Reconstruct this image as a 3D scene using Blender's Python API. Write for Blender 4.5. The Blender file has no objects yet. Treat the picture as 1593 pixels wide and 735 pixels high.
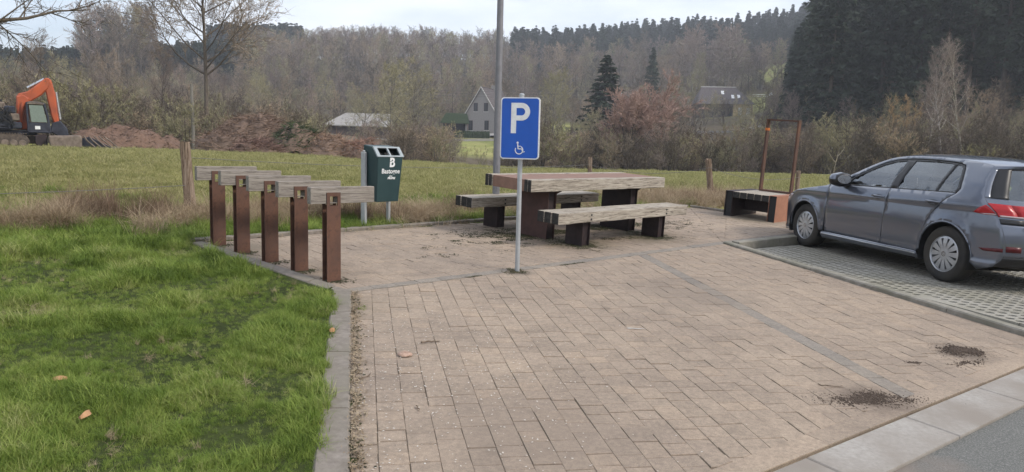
import bpy, bmesh, math, random
import numpy as np
from mathutils import Vector, Matrix, Euler
from mathutils.geometry import delaunay_2d_cdt
S = bpy.context.scene
COL = S.collection
RNG = random.Random(7)
# ---------------------------------------------------------------- camera
CAMZ = 1.55
FPX, IW, IH = 1130.0, 1593.0, 735.0
R = Matrix([[0.9996621712695208, -0.02599121645300754, 0.0],
            [0.003025896322482182, 0.11638062778777625, -0.9932000772388052],
            [0.025814478188657595, 0.9928645457175999, 0.11641995779432034]])
cam = bpy.data.cameras.new('camera'); cam_ob = bpy.data.objects.new('camera', cam); COL.objects.link(cam_ob)
cam.sensor_width = 36.0; cam.lens = FPX / IW * 36.0; cam.clip_start = 0.1; cam.clip_end = 6000
cam_ob.matrix_world = Matrix.Translation((0, 0, CAMZ)) @ R.to_4x4()
S.camera = cam_ob
# ---------------------------------------------------------------- light
SUN_EL, SUN_AZ = math.radians(38), math.radians(112)      # azimuth clockwise from +Y (view direction): from the right, a little behind
world = bpy.data.worlds.new('World'); S.world = world; world.use_nodes = True
wn = world.node_tree; wn.nodes.clear()
def wnode(t, **k):
    n = wn.nodes.new(t)
    for a, b in k.items(): setattr(n, a, b)
    return n
w_out = wnode('ShaderNodeOutputWorld'); w_bg = wnode('ShaderNodeBackground'); w_sky = wnode('ShaderNodeTexSky')
w_sky.sky_type = 'NISHITA'; w_sky.sun_disc = False; w_sky.sun_elevation = SUN_EL; w_sky.sun_rotation = SUN_AZ
w_sky.air_density = 1.0; w_sky.dust_density = 2.0; w_sky.ozone_density = 1.5
w_bg.inputs['Strength'].default_value = 0.105
# thin cloud veil over the whole sky: real clouds, brighter than the blue, same on every side
w_tc = wnode('ShaderNodeTexCoord'); w_sep = wnode('ShaderNodeSeparateXYZ')
w_map = wnode('ShaderNodeMapping'); w_map.inputs['Scale'].default_value = (1.0, 1.0, 3.2)
w_n = wnode('ShaderNodeTexNoise'); w_n.inputs['Scale'].default_value = 2.1; w_n.inputs['Detail'].default_value = 7; w_n.inputs['Roughness'].default_value = 0.55
w_r = wnode('ShaderNodeValToRGB'); w_r.color_ramp.elements[0].position = 0.36; w_r.color_ramp.elements[0].color = (.28, .28, .28, 1)
w_r.color_ramp.elements[1].position = 0.62; w_r.color_ramp.elements[1].color = (.9, .9, .9, 1)
w_mix = wnode('ShaderNodeMixRGB'); w_mix.inputs['Color2'].default_value = (7.3, 7.6, 8.2, 1)
L = wn.links.new
L(w_tc.outputs['Generated'], w_map.inputs['Vector']); L(w_map.outputs[0], w_n.inputs['Vector'])
L(w_n.outputs['Fac'], w_r.inputs['Fac']); L(w_r.outputs['Color'], w_mix.inputs['Fac'])
L(w_sky.outputs[0], w_mix.inputs['Color1']); L(w_mix.outputs[0], w_bg.inputs['Color']); L(w_bg.outputs[0], w_out.inputs['Surface'])
sun = bpy.data.lights.new('sun', 'SUN'); sun.energy = 1.35; sun.angle = math.radians(11); sun.color = (1.0, 0.93, 0.82)
sun_ob = bpy.data.objects.new('sun', sun); COL.objects.link(sun_ob)
sd = Vector((math.sin(SUN_AZ) * math.cos(SUN_EL), math.cos(SUN_AZ) * math.cos(SUN_EL), math.sin(SUN_EL)))
sun_ob.rotation_euler = sd.to_track_quat('Z', 'Y').to_euler(); sun_ob.location = (30, -10, 40)
S.view_settings.view_transform = 'Standard'; S.view_settings.look = 'None'; S.view_settings.exposure = 0.88; S.view_settings.gamma = 1
S.cycles.use_denoising = True; S.cycles.max_bounces = 6; S.cycles.diffuse_bounces = 3; S.cycles.glossy_bounces = 3
S.cycles.transparent_max_bounces = 8; S.cycles.transmission_bounces = 4; S.cycles.volume_bounces = 0
S.cycles.sample_clamp_indirect = 6; S.cycles.caustics_reflective = False; S.cycles.caustics_refractive = False
# ---------------------------------------------------------------- frames
PN = Vector((0.03544123, -0.04663449, 0.9982831)).normalized(); HP = 1.55
EX = Vector((1, 0, 0)); EX = (EX - PN * EX.dot(PN)).normalized(); EY = PN.cross(EX)
MP = Matrix.Translation(Vector((0, 0, CAMZ)) - PN * HP) @ Matrix((EX, EY, PN)).transposed().to_4x4()
def PF(u, v, rot=0.0, w=0.0): return MP @ Matrix.Translation((u, v, w)) @ Matrix.Rotation(math.radians(rot), 4, 'Z')
def UP(u, v, rot=0.0, w=0.0): return Matrix.Translation(MP @ Vector((u, v, w))) @ Matrix.Rotation(math.radians(rot), 4, 'Z')
def zplane(x, y): return CAMZ - (PN.x * x + PN.y * y + HP) / PN.z
def zpark(x, y): return CAMZ - 1.357 + 0.013 * (y - 8.2) - 0.0354 * (x - 5.1)
kn = Vector((0.0354, -0.013, 1)).normalized(); kx = Vector((1, 0, 0)); kx = (kx - kn * kx.dot(kn)).normalized(); ky = kn.cross(kx)
def ss(a, b, t):
    t = np.clip((t - a) / (b - a), 0, 1); return t * t * (3 - 2 * t)
# ---- value noise in numpy
def vnoise(x, y, seed=0):
    xi = np.floor(x).astype(np.int64); yi = np.floor(y).astype(np.int64); fx = x - xi; fy = y - yi
    fx = fx * fx * (3 - 2 * fx); fy = fy * fy * (3 - 2 * fy)
    def h(a, b):
        n = (a * 374761393 + b * 668265263 + seed * 1442695041) & 0x7fffffff
        n = ((n ^ (n >> 13)) * 1274126177) & 0x7fffffff
        return ((n ^ (n >> 16)) & 0xffff) / 65535.0
    return (h(xi, yi) * (1 - fx) + h(xi + 1, yi) * fx) * (1 - fy) + (h(xi, yi + 1) * (1 - fx) + h(xi + 1, yi + 1) * fx) * fy
def fbm(x, y, o=4, seed=0):
    s = 0; a = .5
    for i in range(o): s = s + a * vnoise(x * 2 ** i, y * 2 ** i, seed + i); a *= .5
    return s
# ---- far terrain: eye-relative heights by viewing column (photo px) and distance
T_D = np.array([16, 24, 40, 50, 60, 75, 90, 110, 140, 180, 250, 400, 600, 1200], float)
T_C = np.array([-300, 0, 400, 600, 800, 1100, 1350, 1700, 2100], float)
T_Z = np.array([
 [-.60,-.52,-.40,-.40,.0,1.2,2.3,3.6,6,9,14,17,18,5],
 [-.62,-.55,-.42,-.42,-.1,1.0,2.0,3.2,5.5,8.5,14,17,18,5],
 [-.78,-.68,-.52,-.56,-.9,-.9,.1,1.6,4.2,9,22,42,46,25],
 [-.9,-.85,-.78,-.82,-1.5,-1.8,-.9,.3,2.6,8,22,49,54,30],
 [-.98,-.97,-1.0,-1.12,-2.0,-2.4,-1.6,.0,3.1,7.5,20,49,56,30],
 [-1.0,-1.0,-.98,-1.02,-1.7,-2.0,-.8,1.2,4.8,9.6,21,56,64,30],
 [-1.08,-1.0,-.92,-.94,-1.4,-1.2,.8,3.5,8,15,30,62,70,30],
 [-1.15,-1.0,-.9,-.92,-1.3,-.6,2,5,10,18,34,64,70,30],
 [-1.15,-1.0,-.9,-.92,-1.3,-.4,2,5,10,18,34,64,70,30]])
def ztable(c, D):
    c = np.clip(c, T_C[0], T_C[-1]); D = np.clip(D, T_D[0], T_D[-1])
    ci = np.clip(np.searchsorted(T_C, c) - 1, 0, len(T_C) - 2); di = np.clip(np.searchsorted(T_D, D) - 1, 0, len(T_D) - 2)
    fc = (c - T_C[ci]) / (T_C[ci + 1] - T_C[ci]); fd = (D - T_D[di]) / (T_D[di + 1] - T_D[di]); fc = fc * fc * (3 - 2 * fc)
    return (T_Z[ci, di] * (1 - fc) + T_Z[ci + 1, di] * fc) * (1 - fd) + (T_Z[ci, di + 1] * (1 - fc) + T_Z[ci + 1, di + 1] * fc) * fd
def inpoly(x, y, P):
    r = np.zeros(np.shape(x), bool); n = len(P)
    for i in range(n):
        (x0, y0), (x1, y1) = P[i], P[(i + 1) % n]
        if y0 == y1: continue
        c = ((y0 > y) != (y1 > y)) & (x < (x1 - x0) * (y - y0) / (y1 - y0) + x0); r ^= c
    return r
# plan of the paved place, in paving coordinates (u, v); u~x, v~y
A_, B_, C_, D_ = (-1.30, 5.96), (-.425, 2.08), (4.42, 5.66), (2.97, 9.82)
MAIN = [A_, B_, C_, D_]
TERR = [(-1.30, 5.99), D_, (6.35, 12.72), (6.2, 15.6), (4.12, 13.70), (3.52, 14.22), (-3.36, 7.68)]
rd = math.radians(36.8); RDX, RDY = math.cos(rd), math.sin(rd)
def roadpt(t, off): return (1.26 + RDX * t + RDY * off, 3.15 + RDY * t - RDX * off)   # off: metres towards the road
PARK = [(2.97, 9.82), (4.37, 5.80), (9.2, 9.5), (7.4, 14.0)]
ROADP = [roadpt(-30, -.14), roadpt(45, -.14), roadpt(45, 8), roadpt(-30, 8)]
def zground(x, y):
    x = np.asarray(x, float); y = np.asarray(y, float); D = np.hypot(x, y)
    c = 796 + 1130 * x / np.maximum(y, np.maximum(np.abs(x) * .6, .5))
    t = ss(11, 23, D); zp = zplane(x, y)
    zt = CAMZ + ztable(c, D)
    z = zp * (1 - t) + zt * t
    far = ss(12, 40, D)
    z = z + (fbm(x * .35, y * .35, 3, 3) - .45) * .14 * far + (fbm(x * .03, y * .03, 3, 9) - .45) * 3.0 * ss(90, 260, D)
    near = 1 - ss(14, 30, D)
    z = z + (fbm(x * 2.2, y * 2.2, 3, 5) - .45) * .035 * near
    pave = inpoly(x, y, MAIN) | inpoly(x, y, TERR) | inpoly(x, y, ROADP)
    z = np.where(pave, zp - .10, z)
    z = np.where(inpoly(x, y, PARK), zpark(x, y) - .055, z)
    return z
def zg(x, y): return float(zground(np.array([x]), np.array([y]))[0])
def pol(px, D):                                # a compass bearing given as the photo column it falls on, and a distance
    t = (px - 796.5) / FPX; y = D / math.sqrt(1 + t * t); return (t * y, y)
# ---------------------------------------------------------------- mesh helpers
class MB:
    def __init__(s): s.v = []; s.f = []; s.m = []
    def add(s, vs, fs, mat=0, mats=None):
        o = len(s.v); s.v.extend([tuple(p) for p in vs])
        for i, f in enumerate(fs): s.f.append(tuple(o + k for k in f)); s.m.append(mats[i] if mats else mat)
    def box(s, x0, x1, y0, y1, z0, z1, mat=0, mx=None):
        v = [(x, y, z) for z in (z0, z1) for y in (y0, y1) for x in (x0, x1)]
        f = [(0, 2, 3, 1), (4, 5, 7, 6), (0, 1, 5, 4), (2, 6, 7, 3), (0, 4, 6, 2), (1, 3, 7, 5)]
        e = mat if mx is None else mx
        s.add(v, f, mats=[mat, mat, mat, mat, e, e])
    def tube(s, pts, rad, n=8, mat=0, cap=True, up=None):
        pts = [Vector(p) for p in pts]; rs = rad if isinstance(rad, (list, tuple)) else [rad] * len(pts)
        o = len(s.v); N = len(pts)
        for i, p in enumerate(pts):
            d = (pts[min(i + 1, N - 1)] - pts[max(i - 1, 0)]).normalized()
            a = Vector((0, 0, 1)) if abs(d.z) < .9 else Vector((0, 1, 0))
            a = d.cross(a).normalized(); b = d.cross(a)
            for k in range(n):
                t = 2 * math.pi * k / n; s.v.append(tuple(p + (a * math.cos(t) + b * math.sin(t)) * rs[i]))
        for i in range(N - 1):
            for k in range(n):
                k2 = (k + 1) % n; s.f.append((o + i * n + k, o + (i + 1) * n + k, o + (i + 1) * n + k2, o + i * n + k2)); s.m.append(mat)
        if cap:
            s.f.append(tuple(o + k for k in range(n))); s.m.append(mat)
            s.f.append(tuple(o + (N - 1) * n + k for k in reversed(range(n)))); s.m.append(mat)
    def prism(s, poly, z0, z1, mat=0, axis='Z', side=None):
        n = len(poly)
        def P(a, b, c): return (a, b, c) if axis == 'Z' else ((a, c, b) if axis == 'Y' else (c, a, b))
        v = [P(a, b, z0) for a, b in poly] + [P(a, b, z1) for a, b in poly]
        f = [tuple(reversed(range(n))), tuple(range(n, 2 * n))] + [(i, (i + 1) % n, n + (i + 1) % n, n + i) for i in range(n)]
        sd = mat if side is None else side
        s.add(v, f, mats=[mat, mat] + [sd] * n)
    def lathe(s, prof, n=24, mat=0, axis='Z', c=(0, 0, 0), close=False):
        o = len(s.v); m = len(prof)
        for k in range(n):
            t = 2 * math.pi * k / n
            for r, h in prof:
                a, b = r * math.cos(t), r * math.sin(t)
                p = (a, b, h) if axis == 'Z' else (a, h, b)
                s.v.append((p[0] + c[0], p[1] + c[1], p[2] + c[2]))
        for k in range(n):
            k2 = (k + 1) % n
            for i in range(m if close else m - 1):
                j = (i + 1) % m; s.f.append((o + k * m + i, o + k2 * m + i, o + k2 * m + j, o + k * m + j)); s.m.append(mat)
def mesh_of(name, mb, mats, smooth=False):
    me = bpy.data.meshes.new(name); me.from_pydata(mb.v, [], mb.f)
    for m in (mats if isinstance(mats, (list, tuple)) else [mats]): me.materials.append(m)
    if len(me.materials) > 1: me.polygons.foreach_set('material_index', mb.m)
    if smooth: me.polygons.foreach_set('use_smooth', [True] * len(me.polygons))
    me.update(); return me
def fixn(me):
    b = bmesh.new(); b.from_mesh(me); bmesh.ops.recalc_face_normals(b, faces=b.faces); b.to_mesh(me); b.free()
def link(name, me, parent=None, mat=None):
    o = bpy.data.objects.new(name, me); COL.objects.link(o)
    if parent is not None: o.parent = parent
    if mat is not None:
        if parent is not None: o.matrix_basis = mat
        else: o.matrix_world = mat
    return o
def mk(name, mb, mats, parent=None, mat=None, smooth=False, bevel=0, seg=1, fix=False, auto=None):
    me = mesh_of(name, mb, mats, smooth)
    if fix: fixn(me)
    o = link(name, me, parent, mat)
    if bevel:
        b = o.modifiers.new('bevel', 'BEVEL'); b.width = bevel; b.segments = seg; b.limit_method = 'ANGLE'; b.angle_limit = math.radians(40)
    if auto is not None:
        me.polygons.foreach_set('use_smooth', [True] * len(me.polygons))
        try: me.set_sharp_from_angle(angle=math.radians(auto))
        except Exception: pass
    return o
def tag(o, label=None, cat=None, group=None, kind=None):
    if label: o['label'] = label
    if cat: o['category'] = cat
    if group: o['group'] = group
    if kind: o['kind'] = kind
    return o
def thing(name, label, cat, mat, group=None):
    o = bpy.data.objects.new(name, None); o.empty_display_size = .2; COL.objects.link(o); o.matrix_world = mat
    return tag(o, label, cat, group)
KIDS = {}
def copy_tree(o, parent=None, kids=None):
    c = o.copy(); COL.objects.link(c)
    if parent is not None: c.parent = parent
    for ch in (kids if kids is not None else list(o.children)): copy_tree(ch, c)
    return c
# ---------------------------------------------------------------- materials
def nt(name):
    m = bpy.data.materials.new(name); m.use_nodes = True; t = m.node_tree; b = t.nodes['Principled BSDF']; return m, t, b
def N(t, ty, **k):
    n = t.nodes.new(ty)
    for a, b in k.items():
        if a in n.inputs: n.inputs[a].default_value = b
        else: setattr(n, a, b)
    return n
def ramp(t, fac, stops):
    r = t.nodes.new('ShaderNodeValToRGB'); e = r.color_ramp.elements
    while len(e) < len(stops): e.new(.5)
    for q, (p, c) in zip(e, stops): q.position = p; q.color = (*c, 1)
    t.links.new(fac, r.inputs['Fac']); return r.outputs['Color']
def mixc(t, fac, a, b, mode='MIX'):
    m = t.nodes.new('ShaderNodeMix'); m.data_type = 'RGBA'; m.blend_type = mode
    for i, s in ((0, fac), (6, a), (7, b)):
        if hasattr(s, 'is_output'): t.links.new(s, m.inputs[i])
        else: m.inputs[i].default_value = s if i == 0 else (*s, 1)
    return m.outputs[2]
def coords(t, kind='Object', scale=(1, 1, 1)):
    c = t.nodes.new('ShaderNodeTexCoord'); m = t.nodes.new('ShaderNodeMapping'); m.inputs['Scale'].default_value = scale
    t.links.new(c.outputs[kind], m.inputs['Vector']); return m.outputs[0]
def gpos(t, scale=(1, 1, 1)):
    c = t.nodes.new('ShaderNodeNewGeometry'); m = t.nodes.new('ShaderNodeMapping'); m.inputs['Scale'].default_value = scale
    t.links.new(c.outputs['Position'], m.inputs['Vector']); return m.outputs[0]
def noise(t, vec, scale, detail=5, rough=.6, dist=0):
    n = N(t, 'ShaderNodeTexNoise'); n.inputs['Scale'].default_value = scale; n.inputs['Detail'].default_value = detail
    n.inputs['Roughness'].default_value = rough; n.inputs['Distortion'].default_value = dist
    t.links.new(vec, n.inputs['Vector']); return n.outputs['Fac']
def bump(t, b, h, strength=.3, dist=.01):
    n = N(t, 'ShaderNodeBump'); n.inputs['Strength'].default_value = strength; n.inputs['Distance'].default_value = dist
    t.links.new(h, n.inputs['Height']); t.links.new(n.outputs[0], b.inputs['Normal'])
def sc(c, k): return tuple(min(1, x * k) for x in c)
def M_noise(name, c1, c2, scale=8, rough=.85, bs=.3, bd=.01, space='Object', stretch=(1, 1, 1), spec=.3, c3=None, big=None, metal=0):
    m, t, b = nt(name); v = coords(t, 'Object', stretch) if space == 'Object' else gpos(t, stretch)
    f = noise(t, v, scale, 6, .65)
    st = [(.3, c1), (.68, c2)] if c3 is None else [(.28, c1), (.5, c2), (.72, c3)]
    col = ramp(t, f, st)
    if big:
        f2 = noise(t, v, scale * big[0], 3, .5); col = mixc(t, ramp(t, f2, [(.35, (0, 0, 0)), (.65, (1, 1, 1))]), col, big[1])
    t.links.new(col, b.inputs['Base Color']); b.inputs['Roughness'].default_value = rough; b.inputs['Metallic'].default_value = metal
    b.inputs['Specular IOR Level'].default_value = spec
    if bs: bump(t, b, f, bs, bd)
    return m
def M_plain(name, c, rough=.5, metal=0, spec=.5, coat=0):
    m, t, b = nt(name); v = coords(t); f = noise(t, v, 14, 4)
    t.links.new(ramp(t, f, [(.3, sc(c, .88)), (.7, sc(c, 1.08))]), b.inputs['Base Color'])
    b.inputs['Roughness'].default_value = rough; b.inputs['Metallic'].default_value = metal; b.inputs['Specular IOR Level'].default_value = spec
    b.inputs['Coat Weight'].default_value = coat
    return m
STAINS_AND_SHADE = [(2.25, 4.17, .55, (.13, .10, .08), .8), (3.48, 5.28, .42, (.12, .095, .075), .8), (.9, 9.2, 1.0, (.115, .10, .065), .9), (1.9, 10.1, 1.1, (.115, .10, .065), .9), (.3, 10.0, 1.0, (.12, .10, .07), .8), (-1.3, 5.6, .8, (.17, .14, .10), .6), (-1.75, 6.6, .9, (.17, .135, .10), .6), (-2.8, 7.6, .9, (.16, .135, .10), .6), (.12, 7.2, .35, (.15, .125, .10), .8), (4.3, 12.9, 1.2, (.14, .12, .08), .6), (.2, 3.4, 1.3, (.22, .175, .14), .5), (1.8, 6.6, 1.2, (.22, .18, .145), .45)]
def M_paver(name, base, island):
    m, t, b = nt(name); g = gpos(t)
    if island: rnd = N(t, 'ShaderNodeNewGeometry').outputs['Random Per Island']
    else: rnd = N(t, 'ShaderNodeObjectInfo').outputs['Random']
    c = ramp(t, rnd, [(0, sc(base, .90)), (.3, sc(base, .97)), (.75, sc(base, 1.02)), (1, (base[0] * 1.08, base[1] * 1.06, base[2] * 1.03))])
    f = noise(t, g, 38, 6, .7); c = mixc(t, .8, c, ramp(t, f, [(.3, (.64, .64, .65)), (.7, (1.2, 1.19, 1.16))]), 'MULTIPLY')
    f2 = noise(t, g, 1.1, 4, .6); c = mixc(t, .75, c, ramp(t, f2, [(.32, (.80, .79, .80)), (.66, (1.13, 1.11, 1.08))]), 'MULTIPLY')
    f3 = noise(t, g, 260, 2, .5); c = mixc(t, .7, c, ramp(t, f3, [(.36, (.72, .72, .72)), (.66, (1.22, 1.22, 1.22))]), 'MULTIPLY')
    f4 = noise(t, g, 5.5, 6, .75); c = mixc(t, ramp(t, f4, [(.52, (0, 0, 0)), (.72, (.7, .7, .7))]), c, sc(base, .55))
    # dirt stains by soil and kerb; under the table moss plus painted contact shade
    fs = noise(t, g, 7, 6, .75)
    for (sx_, sy_, rad, col_, amt) in STAINS_AND_SHADE:
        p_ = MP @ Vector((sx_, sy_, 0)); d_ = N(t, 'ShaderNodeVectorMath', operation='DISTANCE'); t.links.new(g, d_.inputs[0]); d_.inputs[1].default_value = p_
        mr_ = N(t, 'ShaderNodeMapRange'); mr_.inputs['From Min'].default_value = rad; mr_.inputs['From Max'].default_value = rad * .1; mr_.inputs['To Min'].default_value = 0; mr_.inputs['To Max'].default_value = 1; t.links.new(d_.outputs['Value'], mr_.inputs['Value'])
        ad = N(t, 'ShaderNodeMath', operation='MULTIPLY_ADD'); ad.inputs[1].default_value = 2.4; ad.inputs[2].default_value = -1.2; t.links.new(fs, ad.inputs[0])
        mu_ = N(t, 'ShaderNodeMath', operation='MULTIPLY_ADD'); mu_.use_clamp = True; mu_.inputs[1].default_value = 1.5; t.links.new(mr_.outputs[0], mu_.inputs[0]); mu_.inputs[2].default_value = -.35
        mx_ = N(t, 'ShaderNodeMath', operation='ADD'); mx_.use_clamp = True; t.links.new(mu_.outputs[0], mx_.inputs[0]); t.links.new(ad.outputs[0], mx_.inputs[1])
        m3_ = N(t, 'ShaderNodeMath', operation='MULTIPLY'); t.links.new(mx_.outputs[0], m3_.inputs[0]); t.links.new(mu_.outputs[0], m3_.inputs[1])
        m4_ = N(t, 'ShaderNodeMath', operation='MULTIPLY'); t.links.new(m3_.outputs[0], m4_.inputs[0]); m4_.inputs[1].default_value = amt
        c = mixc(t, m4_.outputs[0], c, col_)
    t.links.new(c, b.inputs['Base Color']); b.inputs['Roughness'].default_value = .88; b.inputs['Specular IOR Level'].default_value = .25
    bump(t, b, f3, .35, .002); return m
def M_wood(name, c1, c2, c3, stretch=(1.2, 22, 22)):
    m, t, b = nt(name); v = coords(t, 'Object', stretch)
    f = noise(t, v, 2.4, 8, .72, 1.5); c = ramp(t, f, [(.36, c1), (.47, c2), (.62, c3)])
    v2 = coords(t); f2 = noise(t, v2, 2.2, 4); c = mixc(t, .7, c, ramp(t, f2, [(.35, (.82, .8, .78)), (.65, (1.1, 1.1, 1.1))]), 'MULTIPLY')
    t.links.new(c, b.inputs['Base Color']); b.inputs['Roughness'].default_value = .9; b.inputs['Specular IOR Level'].default_value = .2
    bump(t, b, f, .55, .006); return m
PAVC = (.345, .28, .222)
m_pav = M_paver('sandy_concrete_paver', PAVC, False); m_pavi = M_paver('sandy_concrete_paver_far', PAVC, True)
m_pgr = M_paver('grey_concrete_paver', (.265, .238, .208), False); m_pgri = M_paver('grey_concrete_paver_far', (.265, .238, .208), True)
m_joint = M_noise('joint_sand', (.13, .102, .074), (.20, .158, .115), 40, 1, .4, .004, 'G', c3=(.12, .11, .06))
m_kerb = M_noise('kerb_concrete', (.15, .128, .108), (.285, .252, .22), 16, .9, .5, .006, 'G', big=(.2, (.20, .18, .145)))
m_kerbd = M_noise('kerb_concrete_damp', (.20, .185, .155), (.34, .315, .275), 12, .9, .4, .005, 'G', big=(.3, (.20, .19, .15)))
m_gut = M_noise('gutter_concrete', (.28, .26, .235), (.385, .36, .33), 34, .9, .4, .003, 'G', big=(.07, (.25, .22, .19)))
m_grid = M_noise('grid_concrete', (.27, .255, .225), (.38, .36, .32), 24, .9, .3, .003, 'G', big=(.07, (.26, .245, .20)))
m_soil = M_noise('soil', (.035, .028, .02), (.085, .062, .042), 45, 1, .6, .012, 'G')
m_cor = M_noise('rusted_steel', (.060, .032, .025), (.15, .074, .048), 16, .75, .35, .003, c3=(.10, .05, .035), big=(.2, (.085, .048, .038)))
m_cord = M_noise('dark_rusted_or_shaded_steel', (.022, .016, .018), (.045, .03, .03), 10, .6, .15, .002)  # dark steel; also used where hollows are coloured as shaded
m_corb = M_noise('brown_rusted_steel', (.06, .035, .032), (.10, .055, .048), 8, .6, .15, .002)
m_cors = M_noise('salmon_rusted_steel', (.19, .115, .085), (.27, .16, .12), 9, .7, .15, .002)
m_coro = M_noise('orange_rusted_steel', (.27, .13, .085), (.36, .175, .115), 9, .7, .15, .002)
m_wood = M_wood('weathered_oak', (.075, .06, .05), (.32, .285, .24), (.50, .455, .39))
m_woodg = M_wood('grey_oak', (.10, .088, .078), (.25, .225, .20), (.34, .31, .28))
m_end = M_noise('blackened_end_grain', (.014, .014, .014), (.05, .048, .045), 22, .8, .3, .003)
m_post = M_wood('split_timber', (.055, .037, .026), (.20, .145, .105), (.34, .27, .21), (14, 14, .9))
m_galv = M_plain('galvanised_steel', (.42, .44, .46), .45, .35)
m_lamp = M_plain('grey_painted_steel', (.20, .20, .215), .5, .2)
m_blue = M_noise('traffic_blue', (.010, .088, .44), (.014, .105, .52), 4, .32, .03, .001, spec=.5)
m_white = M_plain('sign_white', (.78, .79, .80), .4)
m_bin = M_noise('bin_green', (.018, .044, .048), (.026, .056, .06), 5, .5, .05, .001, spec=.4)
m_bing = M_plain('bin_grey_trim', (.30, .34, .36), .5)
m_dark = M_plain('black_recess', (.012, .013, .015), .7)
m_asph = None
# ================================================================ THE SETTING
# asphalt with grit
def make_asphalt():
    m, t, b = nt('asphalt'); g = gpos(t)
    f = noise(t, g, 130, 3, .7); c = ramp(t, f, [(.32, (.07, .074, .07)), (.52, (.13, .13, .12)), (.72, (.27, .265, .25))])
    f2 = noise(t, g, .9, 4); c = mixc(t, ramp(t, f2, [(.45, (0, 0, 0)), (.6, (.8, .8, .8))]), c, (.20, .165, .14))
    t.links.new(c, b.inputs['Base Color']); b.inputs['Roughness'].default_value = .9; bump(t, b, f, .5, .004); return m
m_asph = make_asphalt()
# ground sheet: meadow, lawn earth, wood floor
def make_ground_mat():
    m, t, b = nt('meadow_and_wood_floor'); g = gpos(t)
    f = noise(t, g, .22, 6, .6); f1 = noise(t, g, 2.3, 6, .7); f2 = noise(t, g, 22, 4, .7)
    c = ramp(t, f, [(.34, (.20, .225, .065)), (.5, (.29, .29, .11)), (.66, (.37, .34, .16))])
    c = mixc(t, .75, c, ramp(t, f1, [(.32, (.62, .68, .55)), (.66, (1.25, 1.22, 1.2))]), 'MULTIPLY')
    c = mixc(t, .8, c, ramp(t, f2, [(.3, (.62, .64, .6)), (.7, (1.32, 1.3, 1.2))]), 'MULTIPLY')
    wood = ramp(t, noise(t, g, .5, 5), [(.35, (.10, .08, .055)), (.55, (.14, .115, .08)), (.7, (.12, .12, .062))])
    # distance from the place marks where meadow ends and wood floor begins (a map-like mask in ground coordinates)
    sep = N(t, 'ShaderNodeSeparateXYZ'); ge = N(t, 'ShaderNodeNewGeometry'); t.links.new(ge.outputs['Position'], sep.inputs[0])
    at = N(t, 'ShaderNodeAttribute', attribute_name='woodfloor'); c = mixc(t, at.outputs['Fac'], c, wood)
    a2 = N(t, 'ShaderNodeAttribute', attribute_name='lush'); lush = ramp(t, f1, [(.35, (.030, .040, .014)), (.65, (.055, .070, .022))]); c = mixc(t, a2.outputs['Fac'], c, lush)
    a3 = N(t, 'ShaderNodeAttribute', attribute_name='soil'); c = mixc(t, a3.outputs['Fac'], c, ramp(t, f2, [(.35, (.035, .03, .018)), (.65, (.085, .07, .04))]))
    t.links.new(c, b.inputs['Base Color']); b.inputs['Roughness'].default_value = 1; b.inputs['Specular IOR Level'].default_value = .1
    bump(t, b, f2, .6, .03); return m
def axis_vals(fine0, fine1, step, lo, hi, g=1.09):
    a = list(np.arange(fine0, fine1 + 1e-6, step)); s = step; x = a[-1]
    while x < hi: s = min(s * g, 60); x += s; a.append(x)
    s = step; x = a[0]
    while x > lo: s = min(s * g, 60); x -= s; a.insert(0, x)
    return np.array(a)
gx = axis_vals(-6.5, 6.5, .08, -1900, 1900); gy = axis_vals(1.6, 15.5, .08, -900, 2400)
GX, GY = np.meshgrid(gx, gy); GZ = zground(GX, GY)
MEADOWS = [[pol(640, 95), pol(785, 95), pol(800, 134), pol(640, 134)], [pol(1080, 175), pol(1215, 175), pol(1215, 215), pol(1090, 225)],
           [pol(835, 120), pol(900, 120), pol(900, 165), pol(840, 165)], [pol(1180, 240), pol(1215, 240), pol(1215, 300), pol(1150, 300)]]
def grounds():
    me = bpy.data.meshes.new('ground'); ny, nx = GX.shape
    co = np.stack([GX, GY, GZ], -1).reshape(-1, 3); idx = np.arange(ny * nx).reshape(ny, nx)
    q = np.stack([idx[:-1, :-1], idx[:-1, 1:], idx[1:, 1:], idx[1:, :-1]], -1).reshape(-1, 4)
    me.vertices.add(len(co)); me.vertices.foreach_set('co', co.ravel()); me.loops.add(q.size); me.loops.foreach_set('vertex_index', q.ravel())
    me.polygons.add(len(q)); me.polygons.foreach_set('loop_start', np.arange(0, q.size, 4)); me.polygons.foreach_set('use_smooth', np.ones(len(q), bool))
    me.update(calc_edges=True)
    X, Y = co[:, 0], co[:, 1]; D = np.hypot(X, Y)
    wf = ss(52, 60, D + 6 * (fbm(X * .1, Y * .1, 2, 4) - .5))
    for P in MEADOWS: wf = np.where(inpoly(X, Y, P), .0, wf)
    lush = (1 - ss(9.5, 14, D + (vnoise(X * 1.5, Y * 1.5) - .5)))
    soil = (inpoly(X, Y, PARK) | inpoly(X, Y, MAIN) | inpoly(X, Y, TERR)).astype(float)
    for nme, a in (('woodfloor', wf), ('lush', lush), ('soil', soil)):
        at = me.attributes.new(nme, 'FLOAT', 'POINT'); at.data.foreach_set('value', a.astype(np.float32))
    me.materials.append(make_ground_mat()); o = link('ground', me); tag(o, kind='structure')
grounds()
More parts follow.
